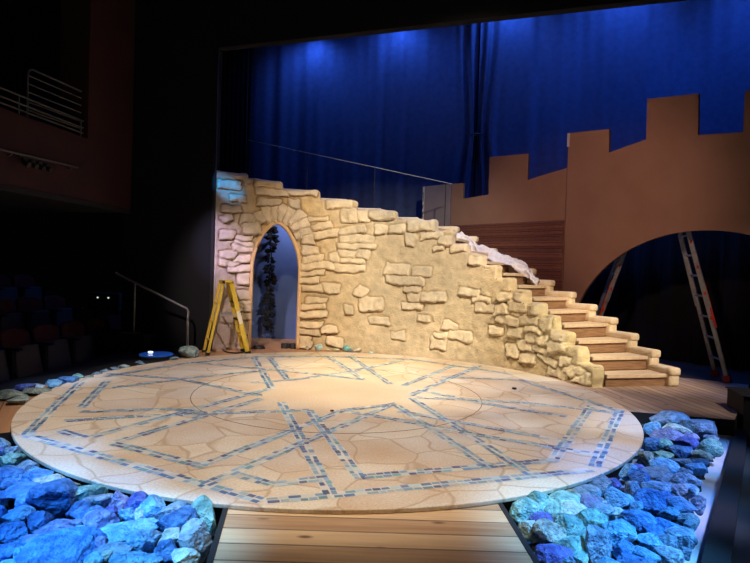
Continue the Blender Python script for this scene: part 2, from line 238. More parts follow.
WALL_STONES = [
    (119.12, 2.251, 0.115, 0.079, 0),
    (118.28, 2.105, 0.142, 0.097, 0),
    (116.01, 2.292, 0.071, 0.115, -25),
    (114.23, 2.353, 0.061, 0.143, -10),
    (112.58, 2.377, 0.057, 0.143, 0),
    (110.76, 2.392, 0.062, 0.143, 12),
    (108.82, 2.362, 0.071, 0.144, 28),
    (106.79, 2.324, 0.08, 0.162, 42),
    (105.6, 2.201, 0.08, 0.153, 58),
    (107.21, 2.573, 0.089, 0.081, 0),
    (104.74, 2.06, 0.143, 0.081, -20),
    (103.08, 1.938, 0.116, 0.081, -10),
    (102.35, 1.759, 0.153, 0.081, 0),
    (101.58, 1.608, 0.18, 0.063, 0),
    (100.43, 1.468, 0.288, 0.063, 0),
    (95.7, 1.614, 0.073, 0.09, 0),
    (91.22, 1.454, 0.274, 0.072, 0),
    (124.55, 2.239, 0.105, 0.052, -25),
    (120.81, 1.92, 0.15, 0.044, 0),
    (120.25, 1.826, 0.159, 0.044, 0),
    (120.6, 1.728, 0.159, 0.052, 0),
    (124.05, 1.605, 0.123, 0.078, 0),
    (120.92, 1.553, 0.141, 0.061, 0),
    (123.74, 1.476, 0.158, 0.061, 10),
    (121.12, 1.386, 0.177, 0.061, 0),
    (120.01, 1.222, 0.106, 0.105, 0),
    (119.63, 0.924, 0.115, 0.079, 0),
    (119.56, 0.73, 0.106, 0.088, 0),
    (119.23, 0.571, 0.089, 0.07, 0),
    (119.56, 0.096, 0.089, 0.105, 0),
    (124.27, 2.835, 0.193, 0.069, 0),
    (121.6, 2.595, 0.141, 0.052, 0),
    (113.94, 2.904, 0.227, 0.08, 0),
    (112.86, 2.749, 0.263, 0.063, 0),
    (123.59, 2.41, 0.158, 0.052, -8),
    (124.44, 1.957, 0.123, 0.078, 0),
    (102.01, 1.346, 0.216, 0.054, 0),
    (102.49, 1.2, 0.18, 0.054, 0),
    (101.88, 1.063, 0.18, 0.054, 0),
    (100.7, 0.854, 0.198, 0.045, 0),
    (101.2, 0.751, 0.216, 0.045, 0),
    (101.14, 0.607, 0.234, 0.054, 0),
    (101.6, 0.425, 0.198, 0.054, 0),
    (102.09, 0.287, 0.18, 0.054, 0),
    (103.09, 0.096, 0.108, 0.09, 0),
    (96.39, 1.074, 0.154, 0.072, 0),
    (100.93, 2.329, 0.18, 0.036, 0),
    (99.66, 2.179, 0.171, 0.063, -14),
    (98.37, 2.056, 0.216, 0.072, -6),
    (91.67, 2.389, 0.164, 0.126, 0),
    (87.49, 2.393, 0.11, 0.116, 0),
    (82.71, 2.421, 0.222, 0.089, 0),
    (90.97, 2.113, 0.228, 0.063, -10),
    (89.33, 1.972, 0.311, 0.063, -2),
    (89.26, 1.841, 0.339, 0.045, 0),
    (91.99, 1.697, 0.164, 0.081, 0),
    (87.47, 1.715, 0.119, 0.08, 10),
    (90.7, 1.566, 0.247, 0.045, 0),
    (82.42, 2.156, 0.111, 0.08, 0),
    (77.46, 1.465, 0.225, 0.088, 0),
    (69.85, 1.409, 0.181, 0.078, 0),
    (75.0, 1.277, 0.342, 0.079, 4),
    (72.55, 1.13, 0.153, 0.052, 0),
    (71.88, 0.996, 0.135, 0.07, 0),
    (65.92, 1.013, 0.227, 0.069, 0),
    (72.39, 0.837, 0.199, 0.052, 0),
    (87.57, 1.042, 0.101, 0.107, 30),
    (84.53, 0.829, 0.213, 0.125, 0),
    (91.31, 0.702, 0.082, 0.081, 0),
    (82.01, 0.534, 0.186, 0.062, 0),
    (63.96, 0.223, 0.146, 0.111, 0),
    (70.31, 2.216, 0.252, 0.104, 0),
    (77.61, 2.167, 0.152, 0.07, 0),
    (67.57, 2.05, 0.226, 0.06, 0),
    (63.0, 1.949, 0.118, 0.077, 0),
    (65.32, 1.82, 0.118, 0.034, -10),
    (58.91, 1.848, 0.182, 0.067, 0),
    (73.61, 1.968, 0.081, 0.114, 0),
    (55.42, 1.12, 0.201, 0.058, 0),
    (51.68, 1.008, 0.147, 0.041, 0),
    (50.37, 0.882, 0.184, 0.065, 0),
    (45.51, 0.878, 0.146, 0.103, -20),
    (42.96, 0.723, 0.238, 0.063, 6),
    (40.06, 0.948, 0.174, 0.077, 0),
    (46.48, 0.522, 0.127, 0.072, 0),
    (40.38, 0.535, 0.147, 0.077, 0),
    (36.2, 0.728, 0.167, 0.061, 0),
    (34.87, 0.607, 0.167, 0.045, 0),
    (33.53, 0.489, 0.205, 0.06, 0),
    (61.12, 0.527, 0.137, 0.076, 10),
    (57.39, 0.377, 0.22, 0.083, 6),
    (63.42, 0.328, 0.127, 0.068, 0),
    (41.41, 0.255, 0.128, 0.086, 0),
    (37.17, 0.364, 0.166, 0.068, 0),
    (36.4, 0.172, 0.148, 0.076, 0),
    (32.15, 0.328, 0.169, 0.059, 25),
    (30.17, 0.212, 0.189, 0.058, 20),
    (24.42, 0.223, 0.096, 0.063, 0),
    (27.16, 0.412, 0.152, 0.079, 0),
    (26.84, 0.041, 0.191, 0.064, 10),
    (21.37, 0.1, 0.215, 0.083, 10),
    (19.0, 0.044, 0.159, 0.081, 0),
    (27.28, 0.562, 0.133, 0.064, 0),
    (31.19, 0.704, 0.113, 0.081, 0),
    (33.87, 0.928, 0.112, 0.09, 0),
    (36.17, 1.1, 0.12, 0.068, 0),
    (39.56, 1.104, 0.092, 0.062, 0),
    (44.13, 1.089, 0.128, 0.055, 0),
    (52.69, 1.619, 0.202, 0.074, 5),
    (105.58, 2.793, 0.267, 0.072, 0),
    (94.58, 2.583, 0.236, 0.072, 0),
    (113.8, 2.567, 0.192, 0.054, 0),
    (68.69, 0.632, 0.127, 0.052, 0),
    (76.54, 0.305, 0.126, 0.061, 0),
    (96.33, 0.328, 0.145, 0.063, 0),
    (94.83, 0.115, 0.127, 0.063, 10),
]
FLAT_RIGHT = [
    (-0.097, 3.962),
    (0.774, 3.858),
    (0.789, 3.492),
    (1.411, 3.61),
    (1.4, 4.243),
    (2.17, 4.127),
    (2.187, 3.544),
    (2.776, 3.482),
    (2.766, 4.029),
    (3.134, 3.968),
]
ARCH = [
    (0.243, 0.813),
    (0.538, 1.176),
    (0.799, 1.571),
    (1.152, 1.899),
    (1.616, 2.078),
    (1.989, 2.141),
    (2.27, 2.152),
    (2.603, 2.132),
    (2.916, 2.052),
]
FLAT_LEFT = [
    (-2.582, 3.303),
    (-2.286, 3.276),
    (-2.273, 2.964),
    (-1.665, 3.003),
    (-1.649, 3.744),
    (-0.8, 3.686),
    (-0.78, 3.208),
    (-0.084, 3.338),
]
FLAT_GREY = [
    (-3.382, 3.309),
    (-2.627, 3.298),
    (-2.601, 2.498),
    (-3.357, 2.529),
]
PLANKS = [
    (-2.492, 2.452),
    (-0.064, 2.386),
    (-0.014, 1.149),
]
LADDER_R = [
    (5.121, 8.074, -0.018),
    (4.725, 8.616, 2.163),
    (5.267, 8.552, 0.014),
    (4.503, 8.918, 3.531),
    (3.931, 9.7, 0.791),
    (4.171, 9.373, 1.932),
]
RAIL = [
    (-2.579, 11.1, 3.909),
    (1.465, 11.2, 3.19),
    (-1.425, 11.2, 3.672),
    (-0.071, 11.3, 3.476),
]
CLOTH = [
    (1.509, 10.704, 2.149, 1.52, 10.346, 1.943),
    (1.615, 10.655, 2.168, 1.657, 10.276, 1.908),
    (1.721, 10.603, 2.13, 1.808, 10.191, 1.855),
    (1.839, 10.541, 2.0, 1.925, 10.118, 1.712),
    (2.031, 10.429, 1.97, 2.037, 10.045, 1.678),
    (2.294, 10.256, 1.809, 2.208, 9.923, 1.628),
    (2.513, 10.091, 1.683, 2.387, 9.781, 1.58),
    (2.646, 9.98, 1.625, 2.502, 9.68, 1.497),
    (2.735, 9.901, 1.504, 2.6, 9.589, 1.449),
    (2.794, 9.846, 1.401, 2.644, 9.546, 1.332),
    (2.878, 9.765, 1.335, 2.698, 9.492, 1.284),
]
MISC = [
    ('lad1', -2.765, 9.15, -0.03),
    ('lad2', -2.665, 9.063, -0.03),
    ('lad3', -2.251, 9.665, -0.03),
    ('lad4', -2.1, 9.578, -0.03),
    ('coilL', -2.05, 10.023, -0.03),
    ('coilR', -1.542, 10.205, -0.03),
    ('foot', -3.378, 8.758, -0.03),
    ('walkL0', -0.848, 3.388, -0.03),
    ('walkL1', -0.738, 2.722, -0.03),
    ('walkR0', 0.823, 3.567, -0.03),
    ('walkR1', 0.843, 2.818, -0.03),
    ('deckfront0', 2.975, 6.087, -0.03),
    ('deckfront1', 3.812, 5.899, -0.03),
    ('strip0', 3.656, 5.814, -0.2),
    ('strip1', 1.841, 3.203, -0.2),
    ('curb0', 3.864, 6.054, -0.2),
    ('curb1', 1.913, 3.207, -0.2),
    ('box0', 3.986, 6.144, -0.2),
    ('leftpit0', -3.017, 4.565, -0.03),
    ('leftpit1', -2.798, 4.402, -0.03),
    ('joint0', -3.582, 5.629, -0.03),
    ('joint1', -3.001, 4.55, -0.03),
    ('bd0', 3.03, 7.503, -0.03),
    ('bd1', 2.87, 5.768, -0.03),
    ('bd2', 3.877, 7.775, -0.03),
    ('bd3', 4.24, 6.823, -0.03),
    ('pk1', -0.284, 3.323, -0.03),
    ('pk2', -0.261, 3.087, -0.03),
    ('pk3', -0.25, 2.978, -0.03),
    ('pk4', -0.234, 2.816, -0.03),
    ('curb_b', 1.745, 3.006, -0.1),
    ('doorbase', -2.046, 11.5, -0.183),
    ('spot', -1.719, 13.5, 6.625),
    ('spot', 0.299, 13.5, 6.806),
    ('spot', 2.668, 13.5, 7.116),
    ('spot', 4.917, 13.5, 7.422),
    ('spot', 7.515, 13.5, 7.857),
]
SC = bpy.context.scene
COL = SC.collection
rnd = random.Random(11)
CX, CY, RD = -0.379, 6.488, 3.188        # the round stage floor: centre and radius
DECK, PIT = -0.03, -0.20                 # timber deck and pit levels (the disc top is z = 0)
R = math.radians

# ------------------------------------------------------------------ materials
def mat(name, col=(.5, .5, .5), rough=.7, metal=0., col2=None, scale=4., stretch=(1, 1, 1), detail=4., bump=0., bscale=None,
        emit=None, estr=0., attr=None, ramp=(.35, .65), rand=0., bdist=.02):
    m = bpy.data.materials.new(name); m.use_nodes = True
    nt = m.node_tree; N = nt.nodes; L = nt.links
    b = N['Principled BSDF']
    b.inputs['Roughness'].default_value = rough; b.inputs['Metallic'].default_value = metal
    b.inputs['Base Color'].default_value = (*col, 1)
    tc = N.new('ShaderNodeTexCoord'); mp = N.new('ShaderNodeMapping'); mp.inputs['Scale'].default_value = stretch
    L.new(tc.outputs['Object'], mp.inputs[0])
    last = None
    if col2:
        nz = N.new('ShaderNodeTexNoise'); nz.inputs['Scale'].default_value = scale; nz.inputs['Detail'].default_value = detail
        L.new(mp.outputs[0], nz.inputs['Vector'])
        rp = N.new('ShaderNodeValToRGB'); rp.color_ramp.elements[0].position = ramp[0]; rp.color_ramp.elements[1].position = ramp[1]
        rp.color_ramp.elements[0].color = (*col, 1); rp.color_ramp.elements[1].color = (*col2, 1)
        L.new(nz.outputs['Fac'], rp.inputs[0]); last = rp.outputs[0]
    if attr:
        at = N.new('ShaderNodeAttribute'); at.attribute_name = attr
        if last:
            mx = N.new('ShaderNodeMix'); mx.data_type = 'RGBA'; mx.blend_type = 'MULTIPLY'; mx.inputs[0].default_value = 1
            L.new(last, mx.inputs[6]); L.new(at.outputs['Color'], mx.inputs[7]); last = mx.outputs[2]
        else: last = at.outputs['Color']
    if rand and last:
        oi = N.new('ShaderNodeObjectInfo'); hs = N.new('ShaderNodeHueSaturation')
        mr = N.new('ShaderNodeMapRange'); mr.inputs[3].default_value = 1 - rand; mr.inputs[4].default_value = 1 + rand
        L.new(oi.outputs['Random'], mr.inputs[0]); L.new(mr.outputs[0], hs.inputs['Value']); L.new(last, hs.inputs['Color']); last = hs.outputs[0]
    if last: L.new(last, b.inputs['Base Color'])
    if bump:
        n2 = N.new('ShaderNodeTexNoise'); n2.inputs['Scale'].default_value = bscale or scale * 4; n2.inputs['Detail'].default_value = 6
        L.new(mp.outputs[0], n2.inputs['Vector'])
        bp = N.new('ShaderNodeBump'); bp.inputs['Strength'].default_value = bump; bp.inputs['Distance'].default_value = bdist
        L.new(n2.outputs['Fac'], bp.inputs['Height']); L.new(bp.outputs[0], b.inputs['Normal'])
    if emit:
        b.inputs['Emission Color'].default_value = (*emit, 1); b.inputs['Emission Strength'].default_value = estr
    return m

def wood(name, c1, c2, width, angle=0., gap=.004, axis='y', knots=True):
    """planks laid side by side: boards run along local x after a turn by angle"""
    m = bpy.data.materials.new(name); m.use_nodes = True
    nt = m.node_tree; N = nt.nodes; L = nt.links; b = N['Principled BSDF']; b.inputs['Roughness'].default_value = .62
    tc = N.new('ShaderNodeTexCoord'); mp = N.new('ShaderNodeMapping'); mp.inputs['Rotation'].default_value = (0, 0, angle)
    L.new(tc.outputs['Object'], mp.inputs[0])
    sp = N.new('ShaderNodeSeparateXYZ'); L.new(mp.outputs[0], sp.inputs[0])
    def mth(op, a, bb=None):
        n = N.new('ShaderNodeMath'); n.operation = op
        for i, v in enumerate((a, bb)):
            if v is None: continue
            if isinstance(v, (int, float)): n.inputs[i].default_value = v
            else: L.new(v, n.inputs[i])
        return n.outputs[0]
    src = sp.outputs[{'x': 0, 'y': 1, 'z': 2}[axis]]
    q = mth('DIVIDE', src, width); fl = mth('FLOOR', q); fr = mth('FRACT', q)
    wn = N.new('ShaderNodeTexWhiteNoise'); wn.noise_dimensions = '1D'; L.new(fl, wn.inputs['W'])
    cb = N.new('ShaderNodeCombineXYZ')
    L.new(mth('ADD', mth('MULTIPLY', sp.outputs[0], 1.2), mth('MULTIPLY', wn.outputs['Value'], 31.)), cb.inputs[0])
    L.new(mth('MULTIPLY', sp.outputs[1], 22.), cb.inputs[1]); L.new(mth('MULTIPLY', sp.outputs[2], 22.), cb.inputs[2])
    nz = N.new('ShaderNodeTexNoise'); nz.inputs['Scale'].default_value = 1.; nz.inputs['Detail'].default_value = 5; nz.inputs['Distortion'].default_value = .6
    L.new(cb.outputs[0], nz.inputs['Vector'])
    f = mth('ADD', mth('MULTIPLY', nz.outputs['Fac'], .75), mth('MULTIPLY', wn.outputs['Value'], .35))
    rp = N.new('ShaderNodeValToRGB'); rp.color_ramp.elements[0].position = .28; rp.color_ramp.elements[1].position = .75
    rp.color_ramp.elements[0].color = (*c1, 1); rp.color_ramp.elements[1].color = (*c2, 1); L.new(f, rp.inputs[0])
    last = rp.outputs[0]
    if knots:
        vo = N.new('ShaderNodeTexVoronoi'); vo.inputs['Scale'].default_value = 1.; mk = N.new('ShaderNodeMapping'); mk.inputs['Scale'].default_value = (2.6, 6, 6)
        L.new(mp.outputs[0], mk.inputs[0]); L.new(mk.outputs[0], vo.inputs['Vector'])
        kn = N.new('ShaderNodeMapRange'); kn.inputs[1].default_value = .05; kn.inputs[2].default_value = .14; L.new(vo.outputs['Distance'], kn.inputs[0])
        mx = N.new('ShaderNodeMix'); mx.data_type = 'RGBA'; mx.inputs[6].default_value = (c1[0] * .45, c1[1] * .4, c1[2] * .4, 1)
        L.new(kn.outputs[0], mx.inputs[0]); L.new(last, mx.inputs[7]); last = mx.outputs[2]
    L.new(last, b.inputs['Base Color'])
    # joints: a dark line in the colour and a narrow bump groove
    g = N.new('ShaderNodeMath'); g.operation = 'PINGPONG'; L.new(q, g.inputs[0]); g.inputs[1].default_value = .5
    e = N.new('ShaderNodeMapRange'); e.inputs[1].default_value = 0; e.inputs[2].default_value = gap / width * 2; L.new(g.outputs[0], e.inputs[0])
    jm = N.new('ShaderNodeMix'); jm.data_type = 'RGBA'; jm.inputs[6].default_value = (.03, .02, .015, 1)
    L.new(e.outputs[0], jm.inputs[0]); L.new(last, jm.inputs[7]); L.new(jm.outputs[2], b.inputs['Base Color'])
    bp = N.new('ShaderNodeBump'); bp.inputs['Strength'].default_value = .8; bp.inputs['Distance'].default_value = .006
    L.new(e.outputs[0], bp.inputs['Height']); L.new(bp.outputs[0], b.inputs['Normal'])
    return m

M = {}
M['black'] = mat('black_paint', (.008, .008, .009), .8)
M['void'] = mat('black_velour', (.004, .004, .005), 1.)
M['rubber'] = mat('black_rubber', (.012, .012, .013), .6)
M['darkfloor'] = mat('dark_stage_floor', (.012, .014, .016), .75, col2=(.025, .03, .032), scale=2.)
M['sidefloor'] = mat('grey_side_floor', (.022, .028, .028), .55, col2=(.034, .042, .042), scale=3.)
M['muslin'] = mat('pale_pit_lining', (.5, .5, .56), .9, col2=(.6, .6, .66), scale=5.)
M['red_wall'] = mat('dark_red_paint', (.032, .008, .009), .8, col2=(.042, .010, .011), scale=2.)
M['curtain'] = mat('blue_black_curtain', (.035, .045, .09), .9, col2=(.045, .06, .115), scale=9., bump=.25, bscale=60.)
M['yellow'] = mat('yellow_fibreglass', (.62, .42, .03), .45, col2=(.72, .52, .07), scale=12.)
M['alu'] = mat('dull_aluminium', (.42, .42, .42), .4, .7)
M['darkalu'] = mat('grey_ladder_rail', (.26, .27, .29), .45, .5, col2=(.34, .35, .36), scale=20.)
M['red_plastic'] = mat('red_plastic', (.5, .03, .025), .45)
M['orange_plastic'] = mat('orange_red_plastic', (.6, .1, .03), .45)
M['foam'] = mat('cream_foam', (.72, .56, .36), .85, col2=(.80, .68, .50), scale=9., bump=.5, bscale=30.)
M['cloth'] = mat('white_lilac_cloth', (.66, .64, .74), .9, col2=(.80, .78, .84), scale=14.)
M['brown_flat'] = mat('brown_painted_board', (.26, .138, .09), .75, col2=(.30, .165, .11), scale=1.5)
M['brown_dark'] = mat('brown_raw_edge', (.11, .06, .035), .8)
M['grey_flat'] = mat('grey_painted_board', (.22, .17, .18), .8, col2=(.26, .20, .20), scale=2.)
M['white_edge'] = mat('white_board_edge', (.55, .52, .52), .8)
M['seat_red'] = mat('dark_red_upholstery', (.05, .008, .009), .95)
M['seat_grey'] = mat('dark_grey_seat_shell', (.03, .031, .033), .6)
M['midsteel'] = mat('grey_tube', (.24, .24, .23), .4, .4)
M['dimsteel'] = mat('dull_painted_tube', (.12, .12, .115), .5, .3)
M['steel'] = mat('grey_steel_tube', (.45, .45, .44), .35, .6)
M['blue_panel'] = mat('blue_painted_panel', (.09, .14, .36), .8, col2=(.12, .18, .42), scale=1.4)
M['leaf'] = mat('dark_leaf', (.004, .005, .009), .9)
M['cloud'] = mat('pale_blue_paint', (.20, .27, .52), .8)
M['led'] = mat('white_led', (1, 1, 1), emit=(.75, .88, 1), estr=1.6)
M['blue_lens'] = mat('blue_lens', (.02, .1, .5), .2, emit=(.04, .2, 1), estr=.14)
M['indicator'] = mat('small_indicator_lamp', (.8, .9, .8), emit=(.8, .95, .8), estr=1.)
M['trim'] = mat('tan_arch_trim', (.62, .38, .19), .8, col2=(.70, .46, .25), scale=8., bump=.3)
M['walk'] = wood('pine_walkway', (.33, .19, .10), (.62, .43, .25), .172, 0)
M['deckR'] = wood('aged_pine_deck', (.28, .18, .13), (.50, .36, .27), .125, R(82))
M['deckL'] = wood('red_pine_deck', (.33, .16, .08), (.46, .25, .13), .62, R(62))
M['plank'] = wood('red_brown_boards', (.12, .038, .024), (.22, .08, .048), .105, 0, axis='z', knots=False)
M['tread'] = mat('worn_pine_tread', (.58, .43, .28), .7, col2=(.70, .54, .38), scale=6., stretch=(1, 6, 6))
M['riser'] = mat('brown_stained_riser', (.20, .105, .055), .65, col2=(.34, .19, .10), scale=5., stretch=(1, 1, 12))
M['label'] = mat('pale_label', (.72, .66, .5), .6)

RC = dict(s=((.13, .26, .42), (.24, .38, .54)), i=((.05, .08, .36), (.10, .15, .48)), t=((.12, .38, .42), (.26, .54, .54)),
          k=((.09, .34, .68), (.20, .48, .78)), b=((.03, .16, .50), (.09, .27, .62)), g=((.21, .30, .31), (.36, .45, .43)),
          B=((.035, .17, .52), (.09, .27, .62)), l=((.15, .21, .48), (.25, .31, .58)), p=((.38, .58, .60), (.54, .72, .70)),
          q=((.27, .42, .60), (.42, .58, .70)), c=((.62, .52, .36), (.74, .66, .50)), o=((.42, .40, .22), (.55, .52, .32)))
M['fill'] = mat('gap_shade_stone', (.012, .02, .035), .9, col2=(.03, .05, .08), scale=9.)  # near-black colour stands in for the shade between the rocks
for k, (a, b_) in RC.items():
    M['rock_' + k] = mat('painted_rock_' + {'s': 'steel', 'i': 'indigo', 't': 'teal', 'k': 'sky', 'b': 'royal', 'g': 'greygreen', 'B': 'deep', 'l': 'lilac', 'p': 'aqua', 'q': 'paleblue', 'c': 'cream', 'o': 'olive'}[k],
                         tuple(v * .72 for v in a), .85, col2=tuple(min(1, v * 1.12) for v in b_), scale=16., detail=9., bump=1., bscale=42., ramp=(.36, .64), rand=.2, bdist=.04)

def wall_material():
    m = bpy.data.materials.new('carved_sandstone_foam'); m.use_nodes = True
    nt = m.node_tree; N = nt.nodes; L = nt.links; b = N['Principled BSDF']; b.inputs['Roughness'].default_value = .85
    at = N.new('ShaderNodeAttribute'); at.attribute_name = 'paint'
    tc = N.new('ShaderNodeTexCoord'); nz = N.new('ShaderNodeTexNoise'); nz.inputs['Scale'].default_value = 7; nz.inputs['Detail'].default_value = 8
    L.new(tc.outputs['Object'], nz.inputs['Vector'])
    mr = N.new('ShaderNodeMapRange'); mr.inputs[1].default_value = .3; mr.inputs[2].default_value = .7; mr.inputs[3].default_value = .82; mr.inputs[4].default_value = 1.14
    L.new(nz.outputs['Fac'], mr.inputs[0])
    hs = N.new('ShaderNodeHueSaturation'); L.new(at.outputs['Color'], hs.inputs['Color']); L.new(mr.outputs[0], hs.inputs['Value'])
    L.new(hs.outputs[0], b.inputs['Base Color'])
    n2 = N.new('ShaderNodeTexNoise'); n2.inputs['Scale'].default_value = 45; n2.inputs['Detail'].default_value = 5; L.new(tc.outputs['Object'], n2.inputs['Vector'])
    bp = N.new('ShaderNodeBump'); bp.inputs['Strength'].default_value = .6; bp.inputs['Distance'].default_value = .025
    L.new(n2.outputs['Fac'], bp.inputs['Height']); L.new(bp.outputs[0], b.inputs['Normal'])
    return m
M['wall'] = wall_material()

def disc_material():
    m = bpy.data.materials.new('painted_flagstone_floor'); m.use_nodes = True
    nt = m.node_tree; N = nt.nodes; L = nt.links; b = N['Principled BSDF']; b.inputs['Roughness'].default_value = .6
    tc = N.new('ShaderNodeTexCoord')
    wz = N.new('ShaderNodeTexNoise'); wz.inputs['Scale'].default_value = 1.3; wz.inputs['Detail'].default_value = 2; L.new(tc.outputs['Object'], wz.inputs['Vector'])
    sb = N.new('ShaderNodeVectorMath'); sb.operation = 'SUBTRACT'; sb.inputs[1].default_value = (.5, .5, .5); L.new(wz.outputs['Color'], sb.inputs[0])
    sc = N.new('ShaderNodeVectorMath'); sc.operation = 'SCALE'; sc.inputs['Scale'].default_value = .45; L.new(sb.outputs[0], sc.inputs[0])
    ad = N.new('ShaderNodeVectorMath'); ad.operation = 'ADD'; L.new(tc.outputs['Object'], ad.inputs[0]); L.new(sc.outputs[0], ad.inputs[1])
    fl = N.new('ShaderNodeMapping'); fl.inputs['Scale'].default_value = (1, 1, 0); L.new(ad.outputs[0], fl.inputs[0])
    vc = N.new('ShaderNodeTexVoronoi'); vc.inputs['Scale'].default_value = 2.2; L.new(fl.outputs[0], vc.inputs['Vector'])
    ve = N.new('ShaderNodeTexVoronoi'); ve.feature = 'DISTANCE_TO_EDGE'; ve.inputs['Scale'].default_value = 2.2; L.new(fl.outputs[0], ve.inputs['Vector'])
    se = N.new('ShaderNodeSeparateColor'); L.new(vc.outputs['Color'], se.inputs[0])
    rp = N.new('ShaderNodeValToRGB'); cr = rp.color_ramp
    cr.elements[0].position = 0; cr.elements[0].color = (.56, .40, .27, 1); cr.elements[1].position = 1; cr.elements[1].color = (.74, .69, .58, 1)
    for p, c in ((.25, (.70, .61, .48, 1)), (.5, (.56, .47, .41, 1)), (.75, (.64, .48, .33, 1))):
        e = cr.elements.new(p); e.color = c
    L.new(se.outputs[0], rp.inputs[0])
    # broad cloudy paint wash
    n1 = N.new('ShaderNodeTexNoise'); n1.inputs['Scale'].default_value = 1.5; n1.inputs['Detail'].default_value = 6; L.new(tc.outputs['Object'], n1.inputs['Vector'])
    r1 = N.new('ShaderNodeValToRGB'); r1.color_ramp.elements[0].position = .35; r1.color_ramp.elements[1].position = .66
    r1.color_ramp.elements[0].color = (.56, .39, .25, 1); r1.color_ramp.elements[1].color = (.74, .70, .64, 1); L.new(n1.outputs['Fac'], r1.inputs[0])
    mx = N.new('ShaderNodeMix'); mx.data_type = 'RGBA'; mx.inputs[0].default_value = .5; L.new(rp.outputs[0], mx.inputs[6]); L.new(r1.outputs[0], mx.inputs[7])
    # thin painted joints, fading out in the plain middle of the star
    ln = N.new('ShaderNodeMapRange'); ln.inputs[1].default_value = .008; ln.inputs[2].default_value = .032; ln.inputs[3].default_value = .62; ln.inputs[4].default_value = 0
    L.new(ve.outputs['Distance'], ln.inputs[0])
    le = N.new('ShaderNodeVectorMath'); le.operation = 'LENGTH'; L.new(tc.outputs['Object'], le.inputs[0])
    ce = N.new('ShaderNodeMapRange'); ce.inputs[1].default_value = .85; ce.inputs[2].default_value = 1.35; L.new(le.outputs['Value'], ce.inputs[0])
    ml = N.new('ShaderNodeMath'); ml.operation = 'MULTIPLY'; L.new(ln.outputs[0], ml.inputs[0]); L.new(ce.outputs[0], ml.inputs[1])
    m2 = N.new('ShaderNodeMix'); m2.data_type = 'RGBA'; L.new(ml.outputs[0], m2.inputs[0]); L.new(mx.outputs[2], m2.inputs[6]); m2.inputs[7].default_value = (.40, .27, .16, 1)
    m3 = N.new('ShaderNodeMix'); m3.data_type = 'RGBA'; ic = N.new('ShaderNodeMapRange'); ic.inputs[1].default_value = .6; ic.inputs[2].default_value = 1.3; ic.inputs[3].default_value = .75; ic.inputs[4].default_value = 0
    L.new(le.outputs['Value'], ic.inputs[0]); L.new(ic.outputs[0], m3.inputs[0]); L.new(m2.outputs[2], m3.inputs[6]); m3.inputs[7].default_value = (.64, .50, .36, 1)
    n3 = N.new('ShaderNodeTexNoise'); n3.inputs['Scale'].default_value = 60; n3.inputs['Detail'].default_value = 3; L.new(tc.outputs['Object'], n3.inputs['Vector'])
    mr = N.new('ShaderNodeMapRange'); mr.inputs[1].default_value = .3; mr.inputs[2].default_value = .7; mr.inputs[3].default_value = .85; mr.inputs[4].default_value = 1.12; L.new(n3.outputs['Fac'], mr.inputs[0])
    hs = N.new('ShaderNodeHueSaturation'); L.new(m3.outputs[2], hs.inputs['Color']); L.new(mr.outputs[0], hs.inputs['Value'])
    L.new(hs.outputs[0], b.inputs['Base Color'])
    return m
M['disc'] = disc_material()
M['mosaic'] = mat('glazed_mosaic_tiles', rough=.4, attr='tile')

